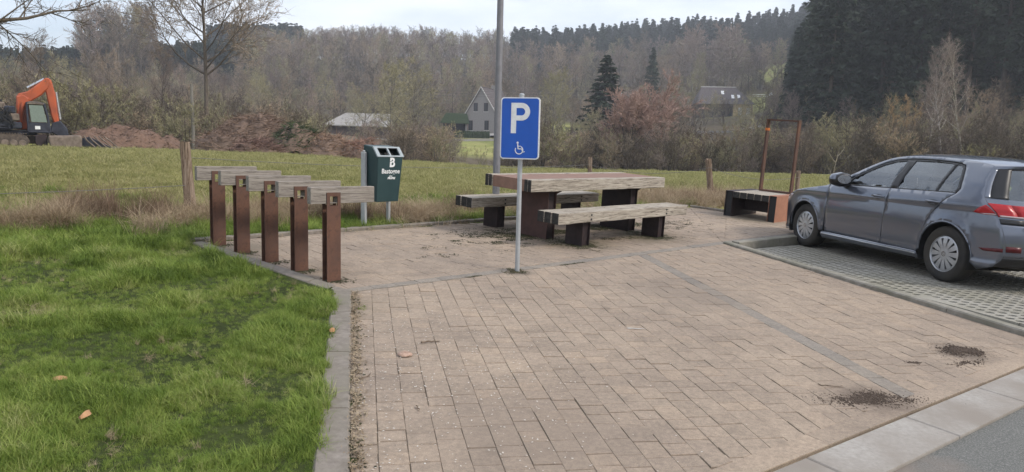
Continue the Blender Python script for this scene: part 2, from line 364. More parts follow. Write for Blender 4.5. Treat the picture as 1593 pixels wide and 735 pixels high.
# ---- clip a convex polygon by a convex counter-clockwise region
def ccw(P):
    a = sum(P[i][0] * P[(i + 1) % len(P)][1] - P[(i + 1) % len(P)][0] * P[i][1] for i in range(len(P))); return P if a > 0 else P[::-1]
def clip(poly, reg):
    reg = ccw(reg); out = list(poly)
    for i in range(len(reg)):
        (ax, ay), (bx, by) = reg[i], reg[(i + 1) % len(reg)]; inp, out = out, []
        if not inp: return []
        def d(p): return (bx - ax) * (p[1] - ay) - (by - ay) * (p[0] - ax)
        for j in range(len(inp)):
            p, q = inp[j], inp[(j + 1) % len(inp)]; dp, dq = d(p), d(q)
            if dp >= 0: out.append(p)
            if (dp >= 0) != (dq >= 0):
                t = dp / (dp - dq); out.append((p[0] + (q[0] - p[0]) * t, p[1] + (q[1] - p[1]) * t))
    return out
def area(P): return abs(sum(P[i][0] * P[(i + 1) % len(P)][1] - P[(i + 1) % len(P)][0] * P[i][1] for i in range(len(P)))) / 2
def slab_geo(P, th, ch=.003, inset=.0):
    """chamfered slab over convex polygon P, top at z=0"""
    P = ccw(P); cx = sum(p[0] for p in P) / len(P); cy = sum(p[1] for p in P) / len(P)
    def shr(p, e):
        dx, dy = p[0] - cx, p[1] - cy; l = math.hypot(dx, dy) or 1; k = max(0, l - e * 1.35) / l; return (cx + dx * k, cy + dy * k)
    a = [shr(p, inset) for p in P]; b = [shr(p, inset + ch) for p in P]; n = len(P)
    v = [(x, y, -th) for x, y in a] + [(x, y, -ch) for x, y in a] + [(x, y, 0) for x, y in b]
    f = [tuple(range(2 * n, 3 * n))]
    for i in range(n):
        j = (i + 1) % n; f += [(i, j, n + j, n + i), (n + i, n + j, 2 * n + j, 2 * n + i)]
    return v, f
# ---- the paving: sand bed with laid pavers as parts
def bed(name, P, w, mat, M=MP):
    mb = MB(); P = ccw(P); mb.add([(a, b, w) for a, b in P], [tuple(range(len(P)))]); return mk(name, mb, mat, None, M)
paving = tag(bed('paving', [A_, B_, roadpt(-.3 - 1.9, -.0), roadpt(3.9, -.0), C_, D_], -.006, m_joint), kind='structure')
terrace = tag(bed('terrace_paving', [TERR[0], TERR[1], TERR[2], TERR[3], TERR[4], TERR[5], TERR[6]], -.0065, m_joint), kind='structure')
# pieces: (parent, polygon, grey?)
pieces = []
cd = math.radians(-78.4); DX, DY = math.cos(cd), math.sin(cd); CXv, CYv = -DY, DX       # along column, across column
def uvq(q, s): return (CXv * q + DX * s, CYv * q + DY * s)
rg = random.Random(3)
GREYCOL = 23
for k in range(-12, 46):
    q0 = .106 + .1375 * k; q1 = q0 + .1375; s = -14 + rg.random() * .2
    while s < 0:
        l = rg.choices([.118, .177, .236], [.62, .28, .10])[0]
        if k == GREYCOL: l = .24
        e_ = rg.choice([.0004, .0008, .0016, .0030]); j0, j1 = rg.gauss(0, .0009), rg.gauss(0, .0009)
        P = [uvq(q0 + j0, s + e_), uvq(q1 + j1, s + e_), uvq(q1 + j1, s + l - e_), uvq(q0 + j0, s + l - e_)]
        s += l
        c = clip(P, MAIN)
        if len(c) >= 3 and area(c) > .0012: pieces.append((paving, c, k == GREYCOL))
# edge course along the gutter
ec = []
t = -2.3; i = 0
edges_t = [-2.3, -1.35, -.42, .56, 1.53, 2.45, 3.35, 3.98]
for a, b in zip(edges_t, edges_t[1:]):
    pieces.append((paving, [roadpt(a, -.142), roadpt(b, -.142), roadpt(b, -.006), roadpt(a, -.006)], False))
# grey course between the two areas, then terrace rows parallel to it
gv = Vector((D_[0] - A_[0], D_[1] - A_[1])); gl = gv.length; gv /= gl; gn = Vector((-gv.y, gv.x))
def gpt(t, o): return (A_[0] + gv.x * t + gn.x * o, A_[1] + gv.y * t + gn.y * o)
T1 = [gpt(-6, 0), gpt(gl, 0), gpt(gl, 9), gpt(-6, 9)]
TP = [TERR[0], D_, TERR[5], TERR[6]]
TP2 = [D_, TERR[2], TERR[3], TERR[4]]
TP3 = [D_, TERR[4], TERR[5]]
for r in range(0, 62):
    o0 = .0 + .1375 * r; s = -6 + rg.random() * .2
    while s < 11:
        l = rg.choices([.118, .177, .236], [.55, .32, .13])[0] if r else .24
        P = [gpt(s, o0), gpt(s + l, o0), gpt(s + l, o0 + .1375), gpt(s, o0 + .1375)]; s += l
        for reg in (TP, TP2, TP3):
            c = clip(P, reg)
            if len(c) >= 3 and area(c) > .0012: pieces.append((terrace, c, r == 0))
def vis(c):
    x = sum(p[0] for p in c) / len(c); y = sum(p[1] for p in c) / len(c)
    px = 796 + 1130 * x / max(y, .3); py = 181 + 1130 * 1.55 / max(y, .3)
    return 0 if (px < 380 or px > 1600 or py > 760) else area(c) / max(y, .3) ** 3
for par in (paving, terrace):
    L_ = sorted([p for p in pieces if p[0] is par], key=lambda p: -vis(p[1]))
    lim = 300 if par is paving else 120
    mb = MB(); mbg = MB(); shared = {}
    for i, (pp, c, g) in enumerate(L_):
        gap = rg.choice([.0003, .0006, .0009, .0014, .0022]); dz = rg.gauss(0, .0014)
        if i < lim:
            cx = sum(p[0] for p in c) / len(c); cy = sum(p[1] for p in c) / len(c)
            loc = [(p[0] - cx, p[1] - cy) for p in c]
            key = (tuple(sorted((round(a, 3), round(b, 3)) for a, b in loc)), gap, g)
            if key not in shared:
                v, f = slab_geo(loc, .05, .0022, gap); m_ = MB(); m_.add(v, f); shared[key] = mesh_of('paver', m_, m_pgr if g else m_pav)
            tk = .0012 / max(.12, max(abs(a) + abs(b) for a, b in loc))
            o = link('paver', shared[key], par, Matrix.Translation((cx, cy, dz if tk > .004 else dz * .3)) @ Euler((rg.gauss(0, tk), rg.gauss(0, tk), rg.gauss(0, tk * .5))).to_matrix().to_4x4())
            if g: o['label'] = 'grey paver'
        else:
            v, f = slab_geo(c, .05, .0022, gap); tx, ty = rg.gauss(0, .006), rg.gauss(0, .006)
            cx = sum(p[0] for p in c) / len(c); cy = sum(p[1] for p in c) / len(c)
            v = [(a, b, z + dz + (a - cx) * tx + (b - cy) * ty) for a, b, z in v]
            (mbg if g else mb).add(v, f)
    if mb.f: tag(mk('paver_field', mb, m_pavi, par), kind='stuff')
    if mbg.f: tag(mk('grey_paver_course', mbg, m_pgri, par), kind='stuff')
# ---- kerbs
def stone_run(parent, pts_in, pts_out, ts, top, depth, mat, ch=.008, M=None, tops=None, name='kerb_stone'):
    """stones between two edges (p0,p1) inner and outer, cut at fractions ts"""
    (a0, a1), (b0, b1) = pts_in, pts_out
    lerp = lambda p, q, t: (p[0] + (q[0] - p[0]) * t, p[1] + (q[1] - p[1]) * t)
    for i in range(len(ts) - 1):
        s, e = ts[i], ts[i + 1]; g = .0035 / max(.2, math.hypot(a1[0] - a0[0], a1[1] - a0[1]))
        P = [lerp(a0, a1, s + g), lerp(a0, a1, e - g), lerp(b0, b1, e - g), lerp(b0, b1, s + g)]
        tp = top if tops is None else tops[0] + (tops[1] - tops[0]) * (s + e) / 2
        mb = MB(); P = ccw(P); n = 4
        cx = sum(p[0] for p in P) / 4; cy = sum(p[1] for p in P) / 4
        dz = RNG.gauss(0, .002)
        # inner/outer chamfer built by shrinking top
        def off(p):
            q = np.array(p) - (cx, cy); return p
        v = [(x, y, -depth) for x, y in P] + [(x, y, tp + dz - ch) for x, y in P]
        # shrink towards the long axis only
        ax = np.array([a1[0] - a0[0], a1[1] - a0[1]]); ax = ax / np.linalg.norm(ax); nr = np.array([-ax[1], ax[0]])
        for x, y in P:
            d = (x - cx) * nr[0] + (y - cy) * nr[1]; l = (x - cx) * ax[0] + (y - cy) * ax[1]
            d2 = d - math.copysign(ch, d); l2 = l - math.copysign(.003, l)
            v.append((cx + nr[0] * d2 + ax[0] * l2, cy + nr[1] * d2 + ax[1] * l2, tp + dz))
        f = [(8, 9, 10, 11)]
        for a in range(4):
            b = (a + 1) % 4; f += [(a, b, 4 + b, 4 + a), (4 + a, 4 + b, 8 + b, 8 + a)]
        mb.add(v, f); mk(name, mb, mat, parent)
def empty_struct(name, M=MP):
    o = bpy.data.objects.new(name, None); COL.objects.link(o); o.matrix_world = M; return tag(o, kind='structure')
k1 = empty_struct('lawn_kerb')
vi = lambda v: -1.30 + .2197 * (6.05 - v)
vs = [6.03, 5.345, 4.44, 3.565, 2.66, 1.76]
fr = [(6.03 - v) / (6.03 - 1.76) for v in vs]
stone_run(k1, ((vi(6.03) - .006, 6.03), (vi(1.76) - .006, 1.76)), ((vi(6.03) - .165, 6.00), (vi(1.76) - .158, 1.73)), fr, .012, .2, m_kerb, .012)
k2 = empty_struct('rack_kerb')
stone_run(k2, ((-1.47, 6.16), (-3.30, 7.74)), ((-1.50, 6.00), (-3.36, 7.62)), [0, .12, .52, .92, 1.0], .012, .2, m_kerb, .008)
mb = MB(); mb.add(*slab_geo([(-1.31, 6.045), (-1.465, 6.01), (-1.50, 6.00), (-1.47, 6.155), (-1.31, 6.06)], .15, .006)); mk("kerb_stone", mb, m_kerb, k2)
k3 = empty_struct('back_kerb')
bk0, bk1 = (-3.40, 7.66), (3.52, 14.24); bl = math.hypot(bk1[0] - bk0[0], bk1[1] - bk0[1])
bn = (-(bk1[1] - bk0[1]) / bl * .09, (bk1[0] - bk0[0]) / bl * .09)
stone_run(k3, (bk0, bk1), ((bk0[0] + bn[0], bk0[1] + bn[1]), (bk1[0] + bn[0], bk1[1] + bn[1])), [i / 10 for i in range(11)], .04, .2, m_kerb, .008)
stone_run(k3, ((3.54, 14.22), (4.12, 13.70)), ((3.60, 14.30), (4.18, 13.78)), [0, 1], .04, .2, m_kerb, .008)
stone_run(k3, ((4.14, 13.70), (6.2, 15.6)), ((4.08, 13.77), (6.12, 15.67)), [0, .33, .66, 1], .04, .2, m_kerb, .008)
# parking bay kerb (raised) and bay slabs
k4 = empty_struct('bay_kerb')
p0, p1 = (2.96, 9.86), (5.03, 3.92); w_ = .115; L4 = math.hypot(p1[0] - p0[0], p1[1] - p0[1]); n4 = (-(p1[1] - p0[1]) / L4 * w_, (p1[0] - p0[0]) / L4 * w_)
fr = [0, .035, .285, .415, .56, .72, .88, 1.0]
f4 = [0, .27, .415, .555, .70]
stone_run(k4, (p0, p1), ((p0[0] + n4[0], p0[1] + n4[1]), (p1[0] + n4[0], p1[1] + n4[1])), f4, 0, .2, m_kerbd, .012, tops=(.028, .062))
q0, q1 = (3.10, 9.93), (6.3, 12.62)
stone_run(k4, (q0, q1), ((q0[0] + .08, q0[1] - .09), (q1[0] + .08, q1[1] - .09)), [0, .25, .5, .75, 1], .03, .2, m_kerbd, .01)
MK = Matrix.Translation((0, 0, zpark(0, 0))) @ Matrix((kx, ky, kn)).transposed().to_4x4()
bay = tag(bed('parking_bay', [(3.12, 9.78), (4.6, 5.5), (9.0, 9.1), (7.2, 13.5)], -.035, m_soil, MK), kind='structure')
BAYR = [(3.115, 9.86), (4.54, 5.68), (8.6, 8.75), (6.9, 13.02)]
PW, PH = .137, .107
def cell(mb, q, s, full):
    P = [uvq(q, s), uvq(q + PW, s), uvq(q + PW, s + PH), uvq(q, s + PH)]
    c = clip(P, BAYR)
    if len(c) < 3 or area(c) < .001: return
    inside = abs(area(c) - PW * PH) < 1e-5
    if not inside:
        v, f = slab_geo(c, .03, 0.0, 0); mb.add(v, f[:1] + f[1:]); return
    # ring round a lens-shaped opening
    H = [(.15, .5), (.28, .24), (.5, .15), (.72, .24), (.85, .5), (.72, .76), (.5, .85), (.28, .76)]
    O = [(0, .5), (0, 0), (.5, 0), (1, 0), (1, .5), (1, 1), (.5, 1), (0, 1)]
    pt = lambda a, b: uvq(q + PW * a, s + PH * b)
    v = [(*pt(a, b), 0) for a, b in O] + [(*pt(a, b), 0) for a, b in H] + [(*pt(a, b), -.04) for a, b in H]
    f = [(i, (i + 1) % 8, 8 + (i + 1) % 8, 8 + i) for i in range(8)] + [(8 + i, 8 + (i + 1) % 8, 16 + (i + 1) % 8, 16 + i) for i in range(8)]
    mb.add(v, f)
full_me = None
for a in range(0, 16):
    for b in range(-27, 2):
        q = 4.3 + a * PW * 4 + .004; s = b * PH * 4 + .003
        mb = MB()
        for i in range(4):
            for j in range(4): cell(mb, q + i * PW, s + j * PH, True)
        if not mb.f: continue
        pts = np.array(mb.v); dz = RNG.gauss(0, .0015)
        mb.v = [(x, y, z + dz) for x, y, z in mb.v]
        # hairline gap round each slab: pull the outline in
        cx_, cy_ = pts[:, 0].mean(), pts[:, 1].mean(); mb.v = [(cx_ + (x - cx_) * .994, cy_ + (y - cy_) * .994, z) for x, y, z in mb.v]
        mk('grid_paver', mb, m_grid, bay)
# gutter and road
gut = empty_struct('gutter')
gt = [-3.2, -2.2, -1.36, -.32, .56 - .24, 1.33, 2.30, 3.25, 4.25, 5.2, 6.2]
for a, b in zip(gt, gt[1:]):
    P = [roadpt(a + .004, .012), roadpt(b - .004, .012), roadpt(b - .004, .30), roadpt(a + .004, .30)]
    v, f = slab_geo(P, .12, .006); mb = MB(); mb.add([(x, y, z - .004) for x, y, z in v], f); mk('gutter_slab', mb, m_gut, gut)
road = tag(bed('road', [roadpt(-30, .295), roadpt(45, .295), roadpt(45, 7), roadpt(-30, 7)], -.022, m_asph), kind='structure')
rb = tag(bed('road_verge_bed', [roadpt(-30, -.01), roadpt(45, -.01), roadpt(45, .31), roadpt(-30, .31)], -.03, m_soil), kind='structure')
# ================================================================ OBJECTS NEAR THE CAMERA
def holed_box(mb, L0, L1, y0, y1, z0, z1, hx0, hx1, hz0, hz1, mat=0, end=None):
    """box along x with a square hole right through in y"""
    xs = [L0, hx0, hx1, L1]; zs = [z0, hz0, hz1, z1]
    o = len(mb.v); e = mat if end is None else end
    for y in (y0, y1):
        for z in zs:
            for x in xs: mb.v.append((x, y, z))
    I = lambda a, b, c: o + a * 16 + b * 4 + c
    for a in (0, 1):
        for b in range(3):
            for c in range(3):
                if b == 1 and c == 1: continue
                f = (I(a, b, c), I(a, b, c + 1), I(a, b + 1, c + 1), I(a, b + 1, c)); mb.f.append(f if a == 0 else f[::-1]); mb.m.append(mat)
    for c in range(3):
        mb.f.append((I(0, 0, c), I(1, 0, c), I(1, 0, c + 1), I(0, 0, c + 1))); mb.m.append(mat)
        mb.f.append((I(0, 3, c), I(0, 3, c + 1), I(1, 3, c + 1), I(1, 3, c))); mb.m.append(mat)
        mb.f.append((I(0, c, 0), I(0, c + 1, 0), I(1, c + 1, 0), I(1, c, 0))); mb.m.append(e)
        mb.f.append((I(0, c, 3), I(1, c, 3), I(1, c + 1, 3), I(0, c + 1, 3))); mb.m.append(e)
    for (b, c, b2, c2) in ((1, 1, 1, 2), (1, 2, 2, 2), (2, 2, 2, 1), (2, 1, 1, 1)):
        mb.f.append((I(0, b, c), I(0, b2, c2), I(1, b2, c2), I(1, b, c))); mb.m.append(mat)
# ---- five bicycle racks
racks = [(-1.57, 6.27), (-1.95, 6.59), (-2.33, 6.90), (-2.73, 7.24), (-3.10, 7.55)]
rl = ['rusted steel bicycle rack with wooden beam, nearest one, on the kerb corner',
      'rusted steel bicycle rack post with wooden beam, second from the kerb corner',
      'rusted steel bicycle rack post with wooden beam, middle one of the five racks',
      'rusted steel bicycle rack post with wooden beam, fourth from the kerb corner',
      'rusted steel bicycle rack with wooden beam, farthest one, beside the timber fence post']
def rack(u, v, lab, i):
    t = thing('bicycle_rack', lab, 'bicycle rack', UP(u, v, 43.5 + [0, .8, -.6, .7, -.4][i]), 'bicycle racks along the lawn edge')
    H = .795; w = .135; g = .078
    m = MB(); holed_box(m, 0, w, 0, .008, -.08, H, .03, .105, H - .115, H - .035); mk('front_plate', m, m_cor, t)
    m = MB(); holed_box(m, 0, w, g, g + .008, -.08, H, .03, .105, H - .115, H - .035); mk('back_plate', m, m_cor, t)
    m = MB(); m.box(w - .022, w - .014, .0085, g - .0005, -.08, H - .16); mk('web', m, m_cord, t)  # coloured near black like the shaded hollow between the plates
    m = MB(); holed_box(m, -.15, .49, .0095, g - .0015, H - .098, H + .048, .03, .105, H - .090, H - .022, 0, 0)
    mk('beam', m, m_woodg, t, bevel=.004)
for i, (u, v) in enumerate(racks): rack(u, v, rl[i], i)
# ---- picnic table with two benches
TO = (.254, 8.89); TR = 43.1
def planks(parent, x0, x1, ys, z0, z1, name='beam', wear=.0):
    for i, (a, b) in enumerate(ys):
        m = MB(); dx = RNG.uniform(-.006, .006)
        n = 14; o = []
        # long beam with slightly wavy weathered faces
        xs = [x0 + dx + (x1 - x0) * k / n for k in range(n + 1)]
        for k, x in enumerate(xs):
            j = lambda s: RNG.uniform(-s, s)
            m.v += [(x, a + j(.0015), z0 + j(.003)), (x, b + j(.0015), z0 + j(.003)), (x, b + j(.0015), z1 + j(.0012)), (x, a + j(.0015), z1 + j(.0012))]
            if k:
                p = 4 * (k - 1); q = 4 * k
                for c in range(4): m.f.append((p + c, p + (c + 1) % 4, q + (c + 1) % 4, q + c)); m.m.append(0)
        m.f.append((3, 2, 1, 0)); m.m.append(1); q = 4 * n; m.f.append((q, q + 1, q + 2, q + 3)); m.m.append(1)
        mk(name, m, [m_wood, m_end], parent, bevel=.004, fix=True)
table = thing('picnic_table', 'long picnic table of rusted steel with weathered oak edge beams, on two pedestals', 'picnic table', PF(TO[0], TO[1], TR))
ZT = .79
planks(table, 0, 2.78, [(0, .066), (.07, .136)], ZT - .148, ZT)
planks(table, 0, 2.78, [(.734, .80), (.804, .87)], ZT - .148, ZT)
m = MB(); m.box(.012, 2.77, .140, .730, ZT - .150, ZT - .004); mk('steel_top', m, m_cors, table, bevel=.003)
def pedestal(x, mat, w0=.13, w1=.67, d=.15):
    m = MB()
    # hollow folded-steel pedestal: closed on the end face, open at the front
    H = ZT - .150; fl = .11
    m.box(x, x + .006, w0, w1, -.03, H - .002); m.box(x + d - .006, x + d, w0, w1, -.03, H - .002)
    m.box(x + .006, x + d - .006, w1 - .006, w1, -.03, H - .002)
    m.prism([(x + d, H - .002), (x + d, H - .06), (x + d + fl, H - .022), (x + d + fl, H - .002)], w0 + .02, w0 + .03, axis='Y')
    m.prism([(x + d, H - .002), (x + d, H - .06), (x + d + fl, H - .022), (x + d + fl, H - .002)], w1 - .03, w1 - .02, axis='Y')
    m.box(x + d, x + d + fl, w0 + .03, w1 - .03, H - .008, H - .002)
    o = mk('pedestal', m, mat, table)
    m = MB(); m.box(x + .0062, x + d - .0062, w0 + .03, w0 + .036, -.03, H - .004); mk('web', m, m_cord, table)  # near-black sheet: the shade of the open hollow is in its colour
    return o
pedestal(.45, m_corb); pedestal(2.16, m_cord)  # second pedestal in darker steel, painted as if in shade
def bench(M, L, W, H, n, lab, legs, grp=None):
    b = thing('bench', lab, 'bench', M, grp)
    bw = W / n; planks(b, 0, L, [(i * bw + .004, (i + 1) * bw - .004) for i in range(n)], H - .132, H)
    for x in legs:
        m = MB(); d = .14
        m.box(x, x + .006, .045, W - .03, -.03, H - .134); m.box(x + d - .006, x + d, .045, W - .03, -.03, H - .134); m.box(x + .006, x + d - .006, W - .037, W - .031, -.03, H - .134)
        m.box(x + .006, x + d - .006, .075, .081, -.03, H - .134)
        mk('leg', m, m_cord, b)
        for (bx, bz) in ((x + .1, H - .04), (x + .1, H - .095)):
            m = MB(); m.lathe([(0, -.004), (.011, -.004), (.013, 0), (.013, .006)], 10, 0, 'Y', (bx, .002, bz)); mk('bolt', m, m_dark, b)
    return b
BD = (.336, -.347)
bench(PF(.590, 8.543, TR), 2.68, .36, .44, 3, 'weathered oak beam bench on two black steel legs, in front of the picnic table', [.5, 2.09])
def tl(x, y):
    a = math.radians(TR); return (TO[0] + x * math.cos(a) - y * math.sin(a), TO[1] + x * math.sin(a) + y * math.cos(a))
bp = tl(-.04, 1.06)
bench(PF(bp[0], bp[1], TR), 2.6, .36, .44, 3, 'weathered oak beam bench on black steel legs, behind the picnic table', [.5, 2.09])
# ---- slatted seat with tall rusted frame
seat = thing('framed_seat', 'low slatted wooden seat between rusted steel boxes with a tall open frame on it', 'seat', PF(4.61, 12.53, 135.5))
# local x: along the front edge towards the far left; local y: towards the camera, so depth runs to -y
SW, SD, SH = .97, 1.0, .46
def sheet_box(name, x0, x1, mat_out, mat_in, outer):
    m = MB(); d0, d1 = -SD, 0
    xo = x0 if outer < 0 else x1
    m.box(x0, x1, d0, d1, SH - .006, SH)                       # top
    a, b = (x0, x0 + .006) if outer < 0 else (x1 - .006, x1)
    m.box(a, b, d0, d1, -.02, SH - .006)                       # outer side
    a, b = (x1 - .006, x1) if outer < 0 else (x0, x0 + .006)
    m.box(a, b, d0, d1, -.02, SH - .006)
    m.box(x0 + .006, x1 - .006, d0, d0 + .006, -.02, SH - .006)
    mk(name, m, mat_out, seat)
    m = MB(); m.box(x0 + .0062, x1 - .0062, -.03, -.024, -.02, SH - .0062); mk('end_web', m, mat_in, seat)  # black sheet stands for the shaded inside of the open box
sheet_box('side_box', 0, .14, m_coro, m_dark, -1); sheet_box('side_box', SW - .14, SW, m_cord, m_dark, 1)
for i in range(5):
    w = (SW - .28) / 5; x0 = .14 + i * w
    m = MB(); m.box(x0 + .006, x0 + w - .006, -SD + .01, .006 * (i % 2) - .004, SH - .115, SH - .004, 0); m.m = [0, 0, 1, 1, 0, 0]; mk('slat', m, [m_wood, m_end], seat, bevel=.004)
m = MB(); m.box(.141, SW - .141, -.52, -.50, .10, .30); mk('cross_plate', m, m_cord, seat)
fz = SH; FT = 1.78; fy0, fy1 = -.90, -.80; fx0, fx1 = .12, .735
m = MB(); m.box(fx0, fx0 + .03, fy0, fy1, fz, FT - .02); mk('frame_post', m, m_cor, seat)
m = MB(); m.box(fx1 - .03, fx1, fy0, fy1, fz, FT - .02); mk('frame_post', m, m_cor, seat)
m = MB(); m.box(fx0, fx1, fy0, fy1, FT - .02, FT + .008); mk('frame_top', m, m_cor, seat)
m = MB(); m.box(fx0 + .03, fx1 - .03, fy0, fy1, fz + .001, fz + .03); mk('frame_foot', m, m_cor, seat)
m = MB(); m.box(fx1 - .034, fx1 + .004, fy0 - .004, fy1 + .006, FT - .20, FT - .155); mk('orange_tag', m, M_plain('orange_plastic', (.62, .17, .03), .5), seat)
# ---- disabled-parking sign
sign = thing('parking_sign', 'blue parking sign with white P and wheelchair symbol on a thin grey pole', 'road sign', UP(.11, 7.2, -14))
def rrect(w, h, r, n=6, cx=0, cz=0):
    P = []
    for (sx, sz, a0) in ((1, -1, -90), (1, 1, 0), (-1, 1, 90), (-1, -1, 180)):
        for k in range(n + 1):
            a = math.radians(a0 + 90 * k / n); P.append((cx + sx * (w / 2 - r) + r * math.cos(a), cz + sz * (h / 2 - r) + r * math.sin(a)))
    return P
SZ0, SHh, SWw = 1.135, .605, .395; scz = SZ0 + SHh / 2
m = MB(); m.tube([(0, .028, -.12), (0, .028, SZ0 + SHh + .03)], .024, 16); m.lathe([(0, .012), (.018, .008), (.026, 0), (.026, -.012)], 16, 0, 'Z', (0, .028, SZ0 + SHh + .032)); mk('pole', m, m_galv, sign, auto=40)
m = MB(); m.prism(rrect(SWw, SHh, .035, cz=scz), -.022, 0, axis='Y'); mk('plate', m, m_white, sign, fix=True)
m = MB(); m.prism(rrect(SWw - .022, SHh - .022, .026, cz=scz), -.0235, -.0220 + .0004, axis='Y'); blue = mk('blue_field', m, m_blue, sign, fix=True)
for zz in (SZ0 + .12, SZ0 + SHh - .12):
    m = MB(); m.box(-.035, .035, -.0005, .006, zz - .014, zz + .014); m.tube([(-.03, .03, zz), (-.02, .056, zz), (.02, .056, zz), (.03, .03, zz)], .004, 6); mk('clamp', m, m_galv, sign)
def flat(mb, P, y, th=.0012): mb.prism(P, y - th, y, axis='Y')
def ring2(cx, cz, r0, r1, a0, a1, n=20):
    o = [(cx + r1 * math.cos(math.radians(a0 + (a1 - a0) * k / n)), cz + r1 * math.sin(math.radians(a0 + (a1 - a0) * k / n))) for k in range(n + 1)]
    i = [(cx + r0 * math.cos(math.radians(a0 + (a1 - a0) * k / n)), cz + r0 * math.sin(math.radians(a0 + (a1 - a0) * k / n))) for k in range(n + 1)]
    return o, i
def strip(mb, o, i, y, th=.0012):
    n = len(o); v = [(a, y, b) for a, b in o] + [(a, y, b) for a, b in i] + [(a, y - th, b) for a, b in o] + [(a, y - th, b) for a, b in i]
    f = []
    for k in range(n - 1):
        f += [(k, k + 1, n + k + 1, n + k), (2 * n + k, 3 * n + k, 3 * n + k + 1, 2 * n + k + 1), (k, 2 * n + k, 2 * n + k + 1, k + 1), (n + k, n + k + 1, 3 * n + k + 1, 3 * n + k)]
    f += [(0, n, 3 * n, 2 * n), (n - 1, 3 * n - 1, 4 * n - 1, 2 * n - 1)]
    mb.add(v, f)
yS = -.0237
x0, x1 = -SWw / 2, SWw / 2; zt = SZ0 + SHh
m = MB(); PX = x0 + .27 * SWw; PTop = zt - .09 * SHh; PBot = zt - .58 * SHh; st = .053; bowl = (PTop - PBot) * .58
m.prism([(PX, PBot), (PX + st, PBot), (PX + st, PTop), (PX, PTop)], yS - .0012, yS, axis='Y')
ro = bowl / 2; cxp = PX + .105; czp = PTop - ro
o_, i_ = ring2(cxp, czp, ro - .05, ro, 90, -90)
o_ = [(PX + st, PTop)] + o_ + [(PX + st, PTop - bowl)]; i_ = [(PX + st, PTop - .05)] + i_ + [(PX + st, PTop - bowl + .05)]
strip(m, o_, i_, yS); mk('letter_p', m, m_white, sign, fix=True)
m = MB(); wx = x0 + .50 * SWw; wz = zt - .845 * SHh; k = .00055
o_, i_ = ring2(wx - .002, wz - .004, .034, .043, 150, 150 + 270); strip(m, o_, i_, yS)
hx, hz = wx - .018, wz + .068
m.prism([(hx + .011 * math.cos(a * .524), hz + .011 * math.sin(a * .524)) for a in range(12)], yS - .0012, yS, axis='Y')
def bar(mb, p, q, w, y):
    d = Vector((q[0] - p[0], q[1] - p[1])); d.normalize(); n_ = Vector((-d.y, d.x)) * w / 2
    mb.prism([(p[0] + n_.x, p[1] + n_.y), (p[0] - n_.x, p[1] - n_.y), (q[0] - n_.x, q[1] - n_.y), (q[0] + n_.x, q[1] + n_.y)], y - .0012, y, axis='Y')
bar(m, (hx + .001, hz - .014), (hx + .007, wz + .004), .011, yS); bar(m, (hx + .002, wz + .034), (hx + .034, wz + .034), .007, yS)
bar(m, (hx + .006, wz + .008), (hx + .044, wz + .008), .010, yS); bar(m, (hx + .041, wz + .010), (hx + .056, wz - .026), .009, yS); bar(m, (hx + .054, wz - .024), (hx + .074, wz - .018), .007, yS)
mk('wheelchair_symbol', m, m_white, sign, fix=True)
# ---- lamp pole
lamp = thing('street_lamp', 'tall plain grey steel lamp post behind the picnic table', 'street lamp', UP(-.19, 10.33, 0))
m = MB(); m.tube([(0, 0, -.2), (0, 0, .02), (0, 0, 1.4)], [.052, .052, .05], 20); m.tube([(0, 0, 1.4), (0, 0, 6.2)], [.049, .036], 20); mk('pole', m, m_lamp, lamp, auto=40)
m = MB(); m.box(-.02, .02, -.0535, -.046, .5, .85); mk('service_door', m, m_lamp, lamp)
m = MB(); m.tube([(0, 0, 6.2), (.1, 0, 6.35), (.45, 0, 6.42)], .025, 10); mk('arm', m, m_lamp, lamp)
m = MB(); m.prism([(.4, -.08), (.95, -.10), (1.0, 0), (.95, .10), (.4, .08)], 6.38, 6.44, axis='Z'); h = mk('lamp_head', m, m_lamp, lamp, bevel=.01)
# ---- litter bin: two posts, tapered green body, grey hood frame with two openings
bx, by = -1.89, 9.40
binr = thing('litter_bin', 'dark green municipal litter bin with white Bastogne lettering on two grey posts', 'litter bin', UP(bx, by, 52))
# local x from the near-left post to the far-right post, local -y is the front
BW = .43
m = MB(); m.box(-.028, .012, -.05, .03, -.15, .98); m.tube([(-.008, -.01, .98), (-.008, -.01, 1.0)], .02, 8); p_ = mk('post', m, m_galv, binr, bevel=.008, seg=2)
m = MB(); m.box(BW - .02, BW + .02, -.02, .03, -.15, .62); mk('post', m, m_galv, binr, bevel=.008, seg=2)
# body profile (y,z): back vertical, front slants
def body_sec(z, t): pass
prof = [(.03, .36), (-.20, .335), (-.255, .93), (-.17, 1.045), (.03, 1.075)]
m = MB(); xa, xb = .014, BW + .02; n = len(prof)
v = []
for x, tp in ((xa, 0), (xb, 1)):
    for (y, z) in prof:
        tz = (1 - (z - .34) / .6) * .028; tz = max(0, tz)
        v.append((x + (tz if tp == 0 else -tz), y, z))
f = [tuple(range(n)), tuple(range(2 * n - 1, n - 1, -1))]
mats_ = [0, 0]
for i in range(n):
    if i == 2: continue
    f.append((i, n + i, n + (i + 1) % n, (i + 1) % n)); mats_.append(0)
m.add(v, f, mats=mats_); mk('body', m, m_bin, binr, fix=True, bevel=.012, seg=3)
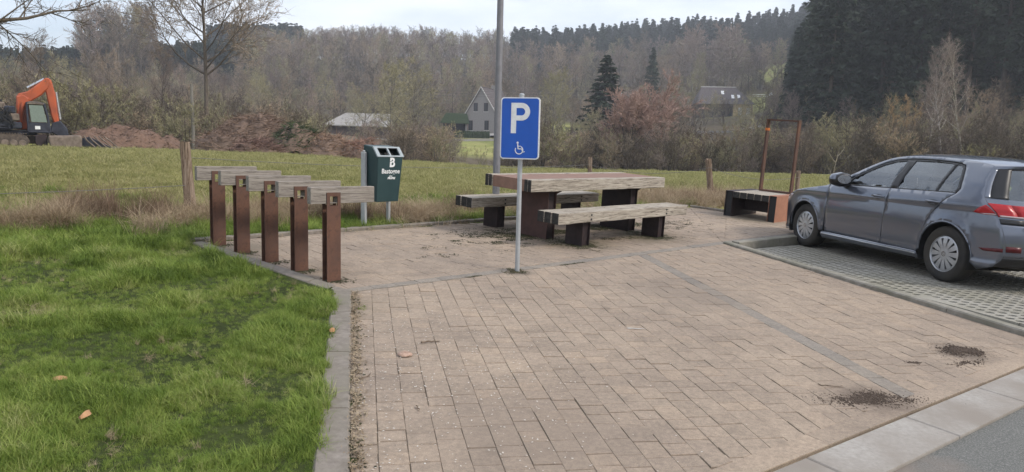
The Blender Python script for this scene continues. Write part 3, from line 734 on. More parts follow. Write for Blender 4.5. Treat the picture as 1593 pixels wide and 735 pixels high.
# hood face frame with two openings on the slope between prof[2] and prof[3]
def slope(x, t, o=0):
    y = -.255 + (.085) * t; z = .93 + .115 * t; nx_ = Vector((0, -.115, .085)).normalized(); return (x, y + nx_.y * o, z + nx_.z * o)
def patch(x0, x1, t0, t1, o0, o1, mat, name):
    m = MB(); v = [slope(x0, t0, o0), slope(x1, t0, o0), slope(x1, t1, o0), slope(x0, t1, o0), slope(x0, t0, o1), slope(x1, t0, o1), slope(x1, t1, o1), slope(x0, t1, o1)]
    m.add(v, [(0, 3, 2, 1), (4, 5, 6, 7), (0, 1, 5, 4), (1, 2, 6, 5), (2, 3, 7, 6), (3, 0, 4, 7)]); return mk(name, m, mat, binr)
xi0, xi1 = xa + .01, xb - .01
xm0, xm1 = (xi0 + xi1) / 2 - .014, (xi0 + xi1) / 2 + .014
for a, b, c, d in ((xi0 - .02, xi1 + .02, -.06, .08), (xi0 - .02, xi1 + .02, .90, 1.06), (xi0 - .02, xi0 + .035, .082, .898), (xi1 - .035, xi1 + .02, .082, .898), (xm0, xm1, .082, .898)):
    patch(a, b, c, d, -.012, .005, m_bing, 'hood_frame')
patch(xi0 + .035, xm0, .082, .898, -.10, -.095, m_dark, 'opening'); patch(xm1, xi1 - .035, .082, .898, -.10, -.095, m_dark, 'opening')
# lettering on the slanting front
def front_pt(x, z, o):
    t = (z - .335) / (.93 - .335); y = -.20 - .055 * t; return (x, y - o, z)
def text_mesh(txt, size, ext=.0008, bold=0, shear=0, name='lettering'):
    cu = bpy.data.curves.new(name, 'FONT'); cu.body = txt; cu.size = size; cu.extrude = ext; cu.align_x = 'CENTER'; cu.align_y = 'CENTER'; cu.offset = bold; cu.shear = shear; cu.resolution_u = 3
    o = bpy.data.objects.new(name, cu); COL.objects.link(o); dg = bpy.context.evaluated_depsgraph_get(); dg.update()
    me = bpy.data.meshes.new_from_object(o.evaluated_get(dg)); bpy.data.objects.remove(o); bpy.data.curves.remove(cu); return me
def place_text(txt, size, x, z, bold=0, shear=0, name='lettering', parent=None, o=.0016, xs=1):
    me = text_mesh(txt, size, .0007, bold, shear, name); me.materials.clear(); me.materials.append(m_white)
    ob = link(name, me, parent); a = math.atan2(.055, .595)
    ob.matrix_basis = Matrix.Translation(front_pt(x, z, o)) @ Matrix.Rotation(math.radians(90) + a, 4, 'X') @ Matrix.Diagonal((xs, 1, 1, 1)); return ob
xc = (xa + xb) / 2 + .02
place_text('Bastogne', .086, xc - .004, .735, .0016, .0, 'town_name', binr)
place_text('plus', .034, xc + .0, .675, .0003, .2, 'small_lettering', binr); place_text('PROPRE', .036, xc + .012, .645, .0018, .25, 'small_lettering', binr)
me = text_mesh('B', .165, .0007, .006); me.materials.clear(); me.materials.append(m_white); ob = link('emblem', me, binr)
ob.matrix_basis = Matrix.Translation(front_pt(xc + .012, .845, .0016)) @ Matrix.Rotation(math.radians(90) + math.atan2(.055, .595), 4, 'X')
m = MB(); st_ = []
for k in range(10):
    r_ = .021 if k % 2 == 0 else .009; a = math.pi / 2 + k * math.pi / 5; st_.append(front_pt(xc + .018 + r_ * math.cos(a), .838 + r_ * math.sin(a), .0032))
m.add(st_, [tuple(range(10))]); mk('emblem_star', m, m_bin, binr)
m = MB(); m.add([front_pt(xc - .042, .862, .003), front_pt(xc + .0, .862, .003), front_pt(xc + .0, .868, .003), front_pt(xc - .042, .868, .003)], [(0, 1, 2, 3)]); mk('emblem_cut', m, m_bin, binr)
# ---- fence posts
def fpost(x, y, h, r, lean, lab, seed, barbs=()):
    rr = random.Random(seed); m = MB(); n = 12; K = 9; z0 = zg(x, y)
    prof = [r * rr.uniform(.82, 1.12) for _ in range(n)]
    for k in range(K + 1):
        t = k / K; z = -.2 + (h + .2) * t
        for i in range(n):
            a = 2 * math.pi * i / n; q = prof[i] * (1.08 - .16 * t) * (1 + rr.uniform(-.05, .05))
            zz = z + (rr.uniform(-.03, .02) if k == K else 0)
            m.v.append((q * math.cos(a) + lean[0] * t * h, q * math.sin(a) * .85 + lean[1] * t * h, zz))
    for k in range(K):
        for i in range(n): j = (i + 1) % n; m.f.append((k * n + i, k * n + j, (k + 1) * n + j, (k + 1) * n + i)); m.m.append(0)
    m.v.append((lean[0] * h, lean[1] * h, h - .01)); c = len(m.v) - 1
    for i in range(n): m.f.append((K * n + i, K * n + (i + 1) % n, c)); m.m.append(0)
    o = mk('fence_post', m, m_post, None, Matrix.Translation((x, y, z0)), auto=35)
    return tag(o, lab, 'fence post', 'timber fence posts')
def wpt(u, v, w=0): return MP @ Vector((u, v, w))
fp = [(-4.13, 9.33, .97, .072, (-.075, 0), 'thick split timber fence post leaning left beside the farthest bicycle rack'),
      (.0, 13.2, .62, .045, (.0, 0), None), (1.75, 16.6, .80, .055, (-.03, 0), 'thin grey fence post standing behind the picnic table'),
      (4.42, 16.1, .90, .066, (-.16, 0), 'leaning timber fence post in dry grass, right of the picnic table'),
      (6.62, 17.0, .72, .055, (.02, 0), 'grey fence post half hidden behind the rusted seat frame'),
      (11.1, 23.0, .62, .06, (.0, 0), 'small weathered fence post behind the windscreen of the car')]
fence = []
for i, (x, y, h, r, ln, lab) in enumerate(fp):
    if lab: fpost(x, y, h, r, ln, lab, 30 + i); fence.append((x + ln[0] * h * .8, y - .06, zg(x, y) + h * .8, h))
# wire strands between the posts
m_wire = M_plain('wire', (.22, .21, .20), .6, .6)
def wire(p, q, sag, lab):
    m = MB(); n = 14; pts = [(p[0] + (q[0] - p[0]) * k / n, p[1] + (q[1] - p[1]) * k / n, p[2] + (q[2] - p[2]) * k / n - sag * 4 * (k / n) * (1 - k / n)) for k in range(n + 1)]
    m.tube(pts, .0035, 4)
    for k in range(1, n * 5):
        t = k / (n * 5); x = p[0] + (q[0] - p[0]) * t; y = p[1] + (q[1] - p[1]) * t; z = p[2] + (q[2] - p[2]) * t - sag * 4 * t * (1 - t)
        m.tube([(x - .008, y, z - .012), (x + .008, y, z + .012)], .0022, 3, cap=False)
    tag(mk('barbed_wire', m, m_wire), lab, 'wire', 'strands of barbed wire')
wire(fence[0][:3], fence[1][:3], .10, 'barbed wire strand running from the thick left fence post behind the bin to the table')
wire(fence[1][:3], fence[2][:3], .16, 'sagging barbed wire strand left of the leaning fence post')
wire(fence[2][:3], fence[3][:3], .14, 'sagging barbed wire strand right of the leaning fence post')
wire((-9.0, 4.6, zg(-9, 4.6) + .55), (fence[0][0], fence[0][1], zg(-4.13, 9.33) + .42), .10, 'barbed wire strand through the dry grass left of the thick fence post')
# ---- small litter on the paving
m_cookie = M_noise('pale_pink_stone', (.25, .16, .12), (.52, .37, .29), 60, .8, .4, .003)
m_twig = M_noise('dry_twig', (.09, .065, .045), (.26, .2, .15), 60, .9)
mb = MB(); mb.lathe([(0, .022), (.03, .021), (.045, .014), (.046, .006), (.035, 0), (0, 0)], 14)
rr = random.Random(5); mb.v = [(x * rr.uniform(.9, 1.1), y * rr.uniform(.9, 1.1), z * rr.uniform(.85, 1.15)) for x, y, z in mb.v]
tag(mk('stone', mb, m_cookie, None, PF(-.61, 4.46), auto=60), 'flat pinkish stone lying alone on the paving near the left kerb', 'stone')
def twig(u, v, rot, L, r, bend, lab, seed):
    q = random.Random(seed); m = MB(); pts = [(L * (k / 7 - .5), bend * math.sin(math.pi * k / 7) + q.uniform(-.006, .006), r * 1.1 + q.uniform(0, .005)) for k in range(8)]
    m.tube(pts, [r * (1 - .5 * k / 7) for k in range(8)], 6)
    tag(mk('stick', m, m_twig, None, PF(u, v, rot), auto=60), lab, 'stick')
twig(-.48, 4.74, 22, .13, .0065, .012, 'short bent pale stick on the paving just behind the pinkish stone', 1)
twig(2.08, 4.36, -2, .15, .0035, -.01, 'thin dark stick beside the near soil patch', 2)
twig(-.93, 4.25, -52, .30, .0045, .03, 'long dark twig lying along the foot of the lawn kerb', 3)
twig(-.80, 4.02, 60, .16, .004, -.02, 'forked dry twig in the litter by the lawn kerb', 4)
twig(-.42, 3.62, -70, .07, .0035, .004, 'straw coloured splinter on the near paving', 5)
# soil clods
def clods(cu, cv, n, ru, rv, rot, lab, seed, big=.014):
    q = random.Random(seed); m = MB(); c, s = math.cos(math.radians(rot)), math.sin(math.radians(rot))
    for i in range(n):
        a, b = q.gauss(0, .42), q.gauss(0, .42); k_ = q.choice([1, 1, 1.1, 1.6]); a *= k_; b *= k_ * (1 + .35 * math.sin(a * 5)); b += .22 * math.sin(a * 4 + seed); d = math.hypot(a, b)
        if d > 2.2: continue
        x, y = a * ru, b * rv; r = big * q.uniform(.25, 1) * (1.15 - .42 * min(2, d)); x, y = x * c - y * s, x * s + y * c
        k = 5; st = q.random() * 6
        v = [(x + r * q.uniform(.7, 1.2) * math.cos(st + 2 * math.pi * j / k), y + r * q.uniform(.7, 1.2) * math.sin(st + 2 * math.pi * j / k), 0.001) for j in range(k)]
        v += [(x + (a_ - x) * .55, y + (b_ - y) * .55, r * q.uniform(.5, .8)) for a_, b_, _ in v]
        m.add(v, [tuple(range(k, 2 * k))] + [(j, (j + 1) % k, k + (j + 1) % k, k + j) for j in range(k)])
    o = mk('soil_clods', m, M_noise('dry_soil', (.05, .036, .028), (.12, .09, .07), 80, 1, .4, .003, 'G'), None, PF(cu, cv)); tag(o, lab, 'soil', kind='stuff')
clods(2.24, 4.17, 1500, .30, .11, 12, 'scattered dark soil crumbs near the gutter', 1, .009); clods(2.2, 4.18, 700, .52, .17, 12, 'finest crumbs spread round the soil patch', 11, .004); clods(3.45, 5.28, 700, .34, .16, 16, 'finest crumbs round the far soil heap', 12, .005); clods(3.50, 5.33, 760, .15, .10, 10, 'dark soil heap on the paving near the bay kerb', 2, .017)
clods(3.36, 5.02, 130, .22, .06, 30, 'trail of soil crumbs', 3, .010); clods(2.93, 4.95, 90, .08, .025, 5, 'small soil smear', 4, .010)
m = MB(); q = random.Random(9)
v = [(.0, .0, .0), (.04, -.006, 0), (.11, .002, 0), (.04, .010, 0), (-.03, .018, 0), (-.05, .010, 0), (-.03, -.008, 0)]
m.add(v, [tuple(range(7))]); tag(mk('paint_splash', m, M_plain('worn_paint', (.48, .46, .43), .8), None, PF(1.0, 5.38, 5, .0045)), 'small white paint splash in the middle of the paving', 'paint splash')
# ================================================================ VEGETATION
def np_mesh(name, V, F, mats, mi=None, smooth=False):
    me = bpy.data.meshes.new(name); V = np.asarray(V, np.float32); F = np.asarray(F, np.int32); k = F.shape[1]
    me.vertices.add(len(V)); me.vertices.foreach_set('co', V.ravel()); me.loops.add(F.size); me.loops.foreach_set('vertex_index', F.ravel())
    me.polygons.add(len(F)); me.polygons.foreach_set('loop_start', np.arange(0, F.size, k, dtype=np.int32))
    for m in mats: me.materials.append(m)
    if mi is not None: me.polygons.foreach_set('material_index', np.asarray(mi, np.int32))
    if smooth: me.polygons.foreach_set('use_smooth', np.ones(len(F), bool))
    me.update(calc_edges=True); return me
def M_bark(name, c1, c2, stretch=(6, 6, 1.2), rnd=.32):
    m, t, b = nt(name); v = coords(t, 'Object', stretch); f = noise(t, v, 3, 5, .7); c = ramp(t, f, [(.35, c1), (.65, c2)])
    r = N(t, 'ShaderNodeObjectInfo').outputs['Random']
    c = mixc(t, 1.0, c, ramp(t, r, [(0, (1 - rnd,) * 3), (.5, (1, 1, 1)), (1, (1 + rnd, 1 + rnd * .9, 1 + rnd * .7))]), 'MULTIPLY')
    t.links.new(c, b.inputs['Base Color']); b.inputs['Roughness'].default_value = .95; b.inputs['Specular IOR Level'].default_value = .1; return m
def M_foliage(name, stops, rough=.8, trans=.0, spec=.2):
    """colour varies per instance and with a soft noise over the ground"""
    m, t, b = nt(name); r = N(t, 'ShaderNodeObjectInfo').outputs['Random']; g = gpos(t); f = noise(t, g, 1.6, 4, .6)
    mx = N(t, 'ShaderNodeMath', operation='ADD'); mu = N(t, 'ShaderNodeMath', operation='MULTIPLY'); mu.inputs[1].default_value = .45
    t.links.new(r, mu.inputs[0]); t.links.new(mu.outputs[0], mx.inputs[0]); m3 = N(t, 'ShaderNodeMath', operation='MULTIPLY_ADD'); m3.inputs[1].default_value = 1.2; m3.inputs[2].default_value = -.32
    t.links.new(f, m3.inputs[0]); t.links.new(m3.outputs[0], mx.inputs[1]); c = ramp(t, mx.outputs[0], stops)
    t.links.new(c, b.inputs['Base Color']); b.inputs['Roughness'].default_value = rough; b.inputs['Specular IOR Level'].default_value = spec
    if trans:
        b.inputs['Subsurface Weight'].default_value = 0
        tr = N(t, 'ShaderNodeBsdfTranslucent'); t.links.new(c, tr.inputs['Color']); ms = N(t, 'ShaderNodeMixShader'); ms.inputs[0].default_value = trans
        o = [n for n in t.nodes if n.type == 'OUTPUT_MATERIAL'][0]; t.links.new(b.outputs[0], ms.inputs[1]); t.links.new(tr.outputs[0], ms.inputs[2]); t.links.new(ms.outputs[0], o.inputs['Surface'])
    return m
# ---- instancing for uncountable growth
def scatter(name, P, rot, scl, idx, coll, label=None):
    me = bpy.data.meshes.new(name); P = np.asarray(P, np.float32); n = len(P)
    me.vertices.add(n); me.vertices.foreach_set('co', P.ravel())
    for nm, ty, a in (('rot', 'FLOAT_VECTOR', rot), ('scl', 'FLOAT_VECTOR', scl), ('idx', 'INT', idx)):
        at = me.attributes.new(nm, ty, 'POINT'); a = np.asarray(a, np.int32 if ty == 'INT' else np.float32)
        at.data.foreach_set('value' if ty == 'INT' else 'vector', a.ravel())
    o = link(name, me); g = bpy.data.node_groups.new(name + '_nodes', 'GeometryNodeTree')
    g.interface.new_socket('Geometry', in_out='INPUT', socket_type='NodeSocketGeometry'); g.interface.new_socket('Geometry', in_out='OUTPUT', socket_type='NodeSocketGeometry')
    gi = g.nodes.new('NodeGroupInput'); go = g.nodes.new('NodeGroupOutput'); ip = g.nodes.new('GeometryNodeInstanceOnPoints'); ci = g.nodes.new('GeometryNodeCollectionInfo')
    ci.inputs['Collection'].default_value = coll; ci.inputs['Separate Children'].default_value = True; ci.inputs['Reset Children'].default_value = True; ci.transform_space = 'ORIGINAL'
    def na(nm, ty):
        a = g.nodes.new('GeometryNodeInputNamedAttribute'); a.data_type = ty; a.inputs['Name'].default_value = nm; return a.outputs['Attribute']
    e = g.nodes.new('FunctionNodeEulerToRotation'); g.links.new(na('rot', 'FLOAT_VECTOR'), e.inputs[0])
    g.links.new(gi.outputs[0], ip.inputs['Points']); g.links.new(ci.outputs[0], ip.inputs['Instance']); ip.inputs['Pick Instance'].default_value = True
    g.links.new(na('idx', 'INT'), ip.inputs['Instance Index']); g.links.new(e.outputs[0], ip.inputs['Rotation']); g.links.new(na('scl', 'FLOAT_VECTOR'), ip.inputs['Scale'])
    g.links.new(ip.outputs[0], go.inputs[0]); md = o.modifiers.new('scatter', 'NODES'); md.node_group = g
    tag(o, label, None, None, 'stuff'); return o
def source_coll(name, meshes):
    c = bpy.data.collections.new(name)
    for i, me in enumerate(meshes): c.objects.link(bpy.data.objects.new('%s_%02d' % (name, i), me))
    return c
nr = np.random.default_rng(11)
# ---- grass tufts
def tuft(n, h, w, spread, bend, mat, seg=3, seed=0, flat=0.0):
    r = np.random.default_rng(seed); V = []; F = []
    for i in range(n):
        a = r.uniform(0, 2 * np.pi); rr_ = spread * math.sqrt(r.uniform()); b0 = np.array([rr_ * math.cos(a), rr_ * math.sin(a), 0.0])
        d = r.uniform(0, 2 * np.pi); dr = np.array([math.cos(d), math.sin(d), 0]); sd_ = np.array([-dr[1], dr[0], 0]); L_ = h * r.uniform(.5, 1.15); bn_ = bend * r.uniform(.3, 1.3); ww = w * r.uniform(.7, 1.2)
        o = len(V)
        for k in range(seg + 1):
            t = k / seg; p = b0 + dr * (L_ * bn_ * t * t) + np.array([0, 0, L_ * (t - .35 * bn_ * t * t) * (1 - flat)]); hw = ww * (1 - t ** 1.6) * .5
            V.append(p - sd_ * hw); V.append(p + sd_ * hw)
        for k in range(seg): F.append((o + 2 * k, o + 2 * k + 1, o + 2 * k + 3, o + 2 * k + 2))
    return np_mesh('tuft', V, F, [mat])
g_lush = M_foliage('lawn_grass', [(.0, (.045, .072, .016)), (.2, (.10, .155, .028)), (.45, (.18, .26, .048)), (.7, (.29, .35, .085)), (1, (.50, .45, .26))], .65, .3)
g_mead = M_foliage('meadow_grass', [(.0, (.185, .20, .068)), (.4, (.29, .285, .115)), (.75, (.40, .37, .18)), (1, (.48, .43, .25))], .8, .3)
g_dry = M_foliage('dead_grass', [(.0, (.20, .145, .09)), (.4, (.36, .275, .18)), (.75, (.50, .40, .28)), (1, (.58, .48, .35))], .9, .25)
g_weed = M_foliage('dead_weeds', [(.0, (.11, .07, .05)), (.5, (.20, .135, .095)), (1, (.32, .23, .16))], .9, .15)
c_lush = source_coll('lawn_tuft', [tuft(26, .085, .0042, .055, .8, g_lush, 3, s) for s in range(5)] + [tuft(34, .13, .005, .07, 1.0, g_lush, 3, 20 + s) for s in range(2)])
c_mead = source_coll('meadow_tuft', [tuft(22, .07, .008, .09, .9, g_mead, 2, 40 + s) for s in range(4)])
c_dry = source_coll('dead_tuft', [tuft(34, .42, .006, .10, 1.15, g_dry, 4, 60 + s) for s in range(4)] + [tuft(30, .30, .007, .14, 1.7, g_dry, 4, 70 + s) for s in range(3)])
c_weed = source_coll('weed_tuft', [tuft(26, .58, .0045, .09, .6, g_weed, 4, 80 + s) for s in range(4)])
def rots(n, tilt=.15): return np.stack([nr.normal(0, tilt, n), nr.normal(0, tilt, n), nr.uniform(0, 2 * np.pi, n)], -1)
def s3(s): return np.stack([s, s, s], -1)
def left_of_kerb(x, y):
    kx_ = -1.30 + .2197 * (6.05 - y) - .165 - .05 * vnoise(y * 9, y * 0, 3)
    line = 7.60 + (x + 3.37) * (6.0 - 7.62) / (-1.50 + 3.36)          # rack kerb outer edge
    a = (y < 6.02) & (x < kx_)
    b = (y >= 6.02) & (y < line - .05) & (x > -3.45)
    c = (y >= 6.02) & (x <= -3.45)
    road = (y < 3.15 + (x - 1.26) * math.tan(rd) - .1)
    return (a | b | c) & ~road
def bump_edge(x, y):    # grass hangs slightly over the kerb
    return left_of_kerb(x - .0, y)
n = 125000; X = nr.uniform(-7.5, -.6, n); Y = nr.uniform(1.9, 10.8, n); D = np.hypot(X, Y)
keep = left_of_kerb(X, Y) & (nr.uniform(0, 1, n) < np.clip((4.6 / D) ** 1.25, .22, 1)) & (X / Y > -.78)
clump = fbm(X * 3.1, Y * 3.1, 3, 21); keep &= nr.uniform(0, 1, n) < ss(.20, .42, clump) * .6 + .4
X, Y, clump = X[keep], Y[keep], clump[keep]; n = len(X); D = np.hypot(X, Y)
Z = zground(X, Y) - .004
scl = s3((.29 + .60 * ss(.38, .66, clump)) * nr.uniform(.65, 1.3, n) * np.clip(D / 5.5, .9, 1.5)); idx = np.where(nr.uniform(0, 1, n) < .8, nr.integers(0, 5, n), nr.integers(5, 7, n))
scatter('lawn', np.stack([X, Y, Z], -1), rots(n, .22), scl, idx, c_lush)
X, Y = nr.uniform(-6, -.7, 900), nr.uniform(1.9, 8.5, 900); q_ = left_of_kerb(X, Y) & (fbm(X * 2, Y * 2, 3, 61) > .5); X, Y = X[q_], Y[q_]; n = len(X)
scatter('lawn_thatch', np.stack([X, Y, zground(X, Y) + .006], -1), rots(n, .5), s3(nr.uniform(.10, .22, n)), nr.integers(0, 7, n), c_dry)
# band along the back kerb: between kerb line and fence line, and around the racks
def band(n, t0, t1, o0, o1):
    t = nr.uniform(t0, t1, n); o = nr.uniform(o0, o1, n); ux, uy = (bk1[0] - bk0[0]) / bl, (bk1[1] - bk0[1]) / bl
    return bk0[0] + ux * t - uy * o, bk0[1] + uy * t + ux * o
X, Y = band(9000, -4.2, 10.2, .12, 2.6); k_ = fbm(X * 2.3, Y * 2.3, 3, 31) > .36; X, Y = X[k_], Y[k_]; n = len(X); Z = zground(X, Y) - .005
scatter('verge_grass', np.stack([X, Y, Z], -1), rots(n, .25), s3(nr.uniform(.7, 1.5, n)), nr.integers(0, 7, n), c_lush)
# meadow
n = 90000; Dd = 10 + 34 * nr.uniform(0, 1, n) ** 1.6; pxs = nr.uniform(-60, 1660, n); tt = (pxs - 796.5) / FPX; Y = Dd / np.sqrt(1 + tt * tt); X = tt * Y
inb = ~(inpoly(X, Y, TERR) | inpoly(X, Y, PARK)) & ((-(bk1[1] - bk0[1]) / bl * (X - bk0[0]) + (bk1[0] - bk0[0]) / bl * (Y - bk0[1])) > 1.0)
X, Y, Dd = X[inb], Y[inb], Dd[inb]; n = len(X); Z = zground(X, Y) - .01; cl = fbm(X * .8, Y * .8, 3, 77)
scatter('meadow_grass', np.stack([X, Y, Z], -1), rots(n, .3), s3((.55 + 1.0 * cl) * nr.uniform(.7, 1.4, n) * np.clip(Dd / 14, 1, 1.7)), nr.integers(0, 4, n), c_mead)
# dead grass along the fence
def dens(x, y, sd_): return fbm(x * 1.3, y * 1.3, 3, sd_)
X, Y = band(4600, -4.6, 3.2, 1.0, 1.75); t_ = dens(X, Y, 51); k_ = nr.uniform(0, 1, len(X)) < ss(.40, .58, t_) * .8; X, Y = X[k_], Y[k_]
X2, Y2 = band(600, -.5, 9.5, .3, 1.0); k_ = dens(X2, Y2, 52) > .58; X2, Y2 = X2[k_], Y2[k_]
def blob(cx, cy, n, sx, sy): return nr.normal(cx, sx, n), nr.normal(cy, sy, n)
bl_ = [blob(-.62, 11.3, 90, .35, .25), blob(.7, 12.9, 150, .5, .4), blob(2.7, 14.9, 420, .55, .55), blob(3.7, 15.5, 420, .65, .5), blob(4.9, 15.9, 420, .6, .6), blob(5.9, 16.2, 260, .7, .6), blob(-1.5, 10.6, 260, .4, .3), blob(-4.0, 9.25, 90, .3, .2), blob(-5.35, 8.75, 160, .22, .2)]
X = np.concatenate([X, X2] + [b[0] for b in bl_]); Y = np.concatenate([Y, Y2] + [b[1] for b in bl_])
k_ = ~inpoly(X, Y, TERR); X, Y = X[k_], Y[k_]; n = len(X)
scatter('dead_grass', np.stack([X, Y, zground(X, Y) - .02], -1), rots(n, .3), s3(nr.uniform(.5, 1.05, n)), nr.integers(0, 7, n), c_dry)
wl = [blob(-5.3, 9.1, 55, .2, .18), blob(-4.9, 8.75, 60, .35, .15), blob(-.75, 11.4, 30, .15, .12), blob(4.9, 15.9, 50, .45, .3), blob(3.4, 15.3, 40, .4, .3), blob(-4.4, 9.1, 30, .2, .12), blob(-2.1, 10.0, 22, .2, .12)]
X = np.concatenate([b[0] for b in wl]); Y = np.concatenate([b[1] for b in wl]); n = len(X)
scatter('dead_weeds', np.stack([X, Y, zground(X, Y) - .02], -1), rots(n, .2), s3(nr.uniform(.5, 1.1, n)), nr.integers(0, 4, n), c_weed)
# dry litter along the foot of the lawn kerb, petals on the near paving
m_litter = M_foliage('leaf_litter', [(.0, (.16, .115, .075)), (.5, (.32, .25, .17)), (1, (.48, .40, .29))], .9)
def chip(w, l, s):
    r = np.random.default_rng(s); V = []; F = []
    for i in range(5):
        a = r.uniform(0, 6.28); c = np.array([r.normal(0, .018), r.normal(0, .018), r.uniform(.001, .008)]); d = np.array([math.cos(a), math.sin(a), r.uniform(-.2, .3)]) * l * r.uniform(.4, 1); s_ = np.array([-math.sin(a), math.cos(a), r.uniform(-.3, .3)]) * w
        o = len(V); V += [c - d * .5, c + s_ * .5, c + d * .5 + np.array([0, 0, .002]), c - s_ * .5]; F.append((o, o + 1, o + 2, o + 3))
    return np_mesh('chip', V, F, [m_litter])
c_chip = source_coll('litter', [chip(.006, .03, s) for s in range(4)])
n = 1250; Yv = nr.uniform(1.9, 6.0, n); off = np.abs(nr.normal(0, .036, n)); Xv = -1.30 + .2197 * (6.05 - Yv) + off
P = np.array([MP @ Vector((a, b, .002)) for a, b in zip(Xv, Yv)]); scatter('leaf_litter', P, rots(n, .4), s3(nr.uniform(.5, 1.1, n) * (1 - off * 3)), nr.integers(0, 4, n), c_chip)
n = 420; t = nr.uniform(-.2, 9.0, n); P = [MP @ Vector((bk0[0] + (bk1[0] - bk0[0]) / bl * a + (bk1[1] - bk0[1]) / bl * abs(b), bk0[1] + (bk1[1] - bk0[1]) / bl * a - (bk1[0] - bk0[0]) / bl * abs(b), .002)) for a, b in zip(t, nr.normal(0, .06, n))]
scatter('kerb_litter', P, rots(n, .4), s3(nr.uniform(.7, 1.6, n)), nr.integers(0, 4, n), c_chip)
n = 260; Yv = nr.uniform(2.0, 6.0, n); Xv = -1.26 + .2197 * (6.05 - Yv) + nr.uniform(0, .07, n)
P = np.array([MP @ Vector((a, b, -.005)) for a, b in zip(Xv, Yv)]); k_ = fbm(Xv * 2, Yv * 2, 2, 5) > .42
scatter('kerb_weeds', P[k_], rots(n, .3)[k_], s3(nr.uniform(.15, .42, n))[k_], nr.integers(0, 5, n)[k_], c_lush)
m_petal = M_plain('pale_petal', (.62, .58, .52), .7)
def petal():
    V = [(0, 0, 0), (.006, .001, .001), (.008, .005, .0015), (.002, .006, .0005)]; return np_mesh('petal', V, [(0, 1, 2, 3)], [m_petal])
c_pet = source_coll('petal', [petal()])
n = 1700; U = nr.normal(-.55, .6, n); V_ = nr.normal(4.1, 1.1, n); k_ = inpoly(U, V_, MAIN); U, V_ = U[k_], V_[k_]; n = len(U)
scatter('petals', np.array([MP @ Vector((a, b, .0045)) for a, b in zip(U, V_)]), rots(n, .05), s3(nr.uniform(.5, 1.6, n)), np.zeros(n), c_pet)
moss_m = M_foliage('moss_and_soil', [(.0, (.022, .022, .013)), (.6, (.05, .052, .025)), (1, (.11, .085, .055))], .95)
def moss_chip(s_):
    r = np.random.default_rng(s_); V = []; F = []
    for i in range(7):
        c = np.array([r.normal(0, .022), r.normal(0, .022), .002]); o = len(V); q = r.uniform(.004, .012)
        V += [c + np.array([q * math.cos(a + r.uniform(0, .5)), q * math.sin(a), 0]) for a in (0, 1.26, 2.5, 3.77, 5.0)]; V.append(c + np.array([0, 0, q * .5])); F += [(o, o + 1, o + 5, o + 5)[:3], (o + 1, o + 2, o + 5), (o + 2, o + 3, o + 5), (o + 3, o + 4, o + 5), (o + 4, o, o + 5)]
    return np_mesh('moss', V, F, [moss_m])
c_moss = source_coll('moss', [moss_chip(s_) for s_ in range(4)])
n = 5200; A_x = nr.normal(1.4, 1.05, n); A_y = nr.normal(.42, .34, n); q_ = fbm(A_x * 3, A_y * 4, 3, 8) > .49; A_x, A_y = A_x[q_], A_y[q_]  # moss under the table, spread so that it also darkens like contact shade
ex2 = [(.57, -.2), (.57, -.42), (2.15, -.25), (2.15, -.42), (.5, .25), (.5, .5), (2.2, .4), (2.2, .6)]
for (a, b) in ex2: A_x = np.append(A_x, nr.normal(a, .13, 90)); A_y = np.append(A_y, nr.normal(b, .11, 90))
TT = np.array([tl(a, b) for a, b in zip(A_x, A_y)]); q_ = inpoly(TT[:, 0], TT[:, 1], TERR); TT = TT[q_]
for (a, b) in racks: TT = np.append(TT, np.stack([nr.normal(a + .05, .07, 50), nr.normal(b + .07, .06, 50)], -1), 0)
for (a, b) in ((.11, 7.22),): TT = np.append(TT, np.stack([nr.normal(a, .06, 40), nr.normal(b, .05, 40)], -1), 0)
n = len(TT); scatter('moss_and_shade', np.array([MP @ Vector((a, b, .0005)) for a, b in TT]), rots(n, .05), s3(nr.uniform(.4, 1.2, n)), nr.integers(0, 4, n), c_moss)
n = 90; Yv = nr.uniform(1.9, 6.0, n); Xv = -1.29 + .2197 * (6.05 - Yv) + np.abs(nr.normal(0, .02, n)); scatter('kerb_moss', np.array([MP @ Vector((a, b, .0005)) for a, b in zip(Xv, Yv)]), rots(n, .1), s3(nr.uniform(.4, 1.0, n)), nr.integers(0, 4, n), c_moss)
n = 1500; t = nr.uniform(.2, 4.7, n); P = [MP @ Vector((*gpt(a, b), .0005)) for a, b in zip(t, nr.normal(.0, .006, n))]; q_ = fbm(t * 2.2, t * 0, 2, 4) > .5
scatter('joint_moss', np.array(P)[q_], rots(n, .1)[q_], s3(nr.uniform(.2, .5, n))[q_], nr.integers(0, 4, n)[q_], c_moss)
# brown leaves in the lawn, singly visible
m_leaf = M_noise('fallen_leaf', (.30, .15, .07), (.50, .30, .16), 40, .8)
for i, (x, y, s_, lab) in enumerate([(-2.30, 3.63, .045, 'pale orange curled leaf in the grass at the left foot of the picture'), (-1.93, 3.22, .05, 'upright brown leaf in the lawn near the bottom edge'), (-1.62, 6.9, .0, ''), (-1.15, 4.75, .028, 'small cream leaf in the lawn beside the kerb')]):
    if not lab: continue
    m = MB(); 
    for k in range(9):
        t = k / 8; w = s_ * .55 * math.sin(math.pi * min(1, t * .97 + .02)); m.v += [(t * s_ * 1.5 - s_ * .75, -w, .03 + .010 * math.sin(t * 3)), (t * s_ * 1.5 - s_ * .75, 0, .045 + .01 * math.sin(t * 3)), (t * s_ * 1.5 - s_ * .75, w, .028)]
        if k: o = 3 * (k - 1); m.f += [(o, o + 1, o + 4, o + 3), (o + 1, o + 2, o + 5, o + 4)]; m.m += [0, 0]
    tag(mk('fallen_leaf', m, m_leaf, None, PF(x, y, 20 + 70 * i, .01), auto=60), lab, 'leaf')

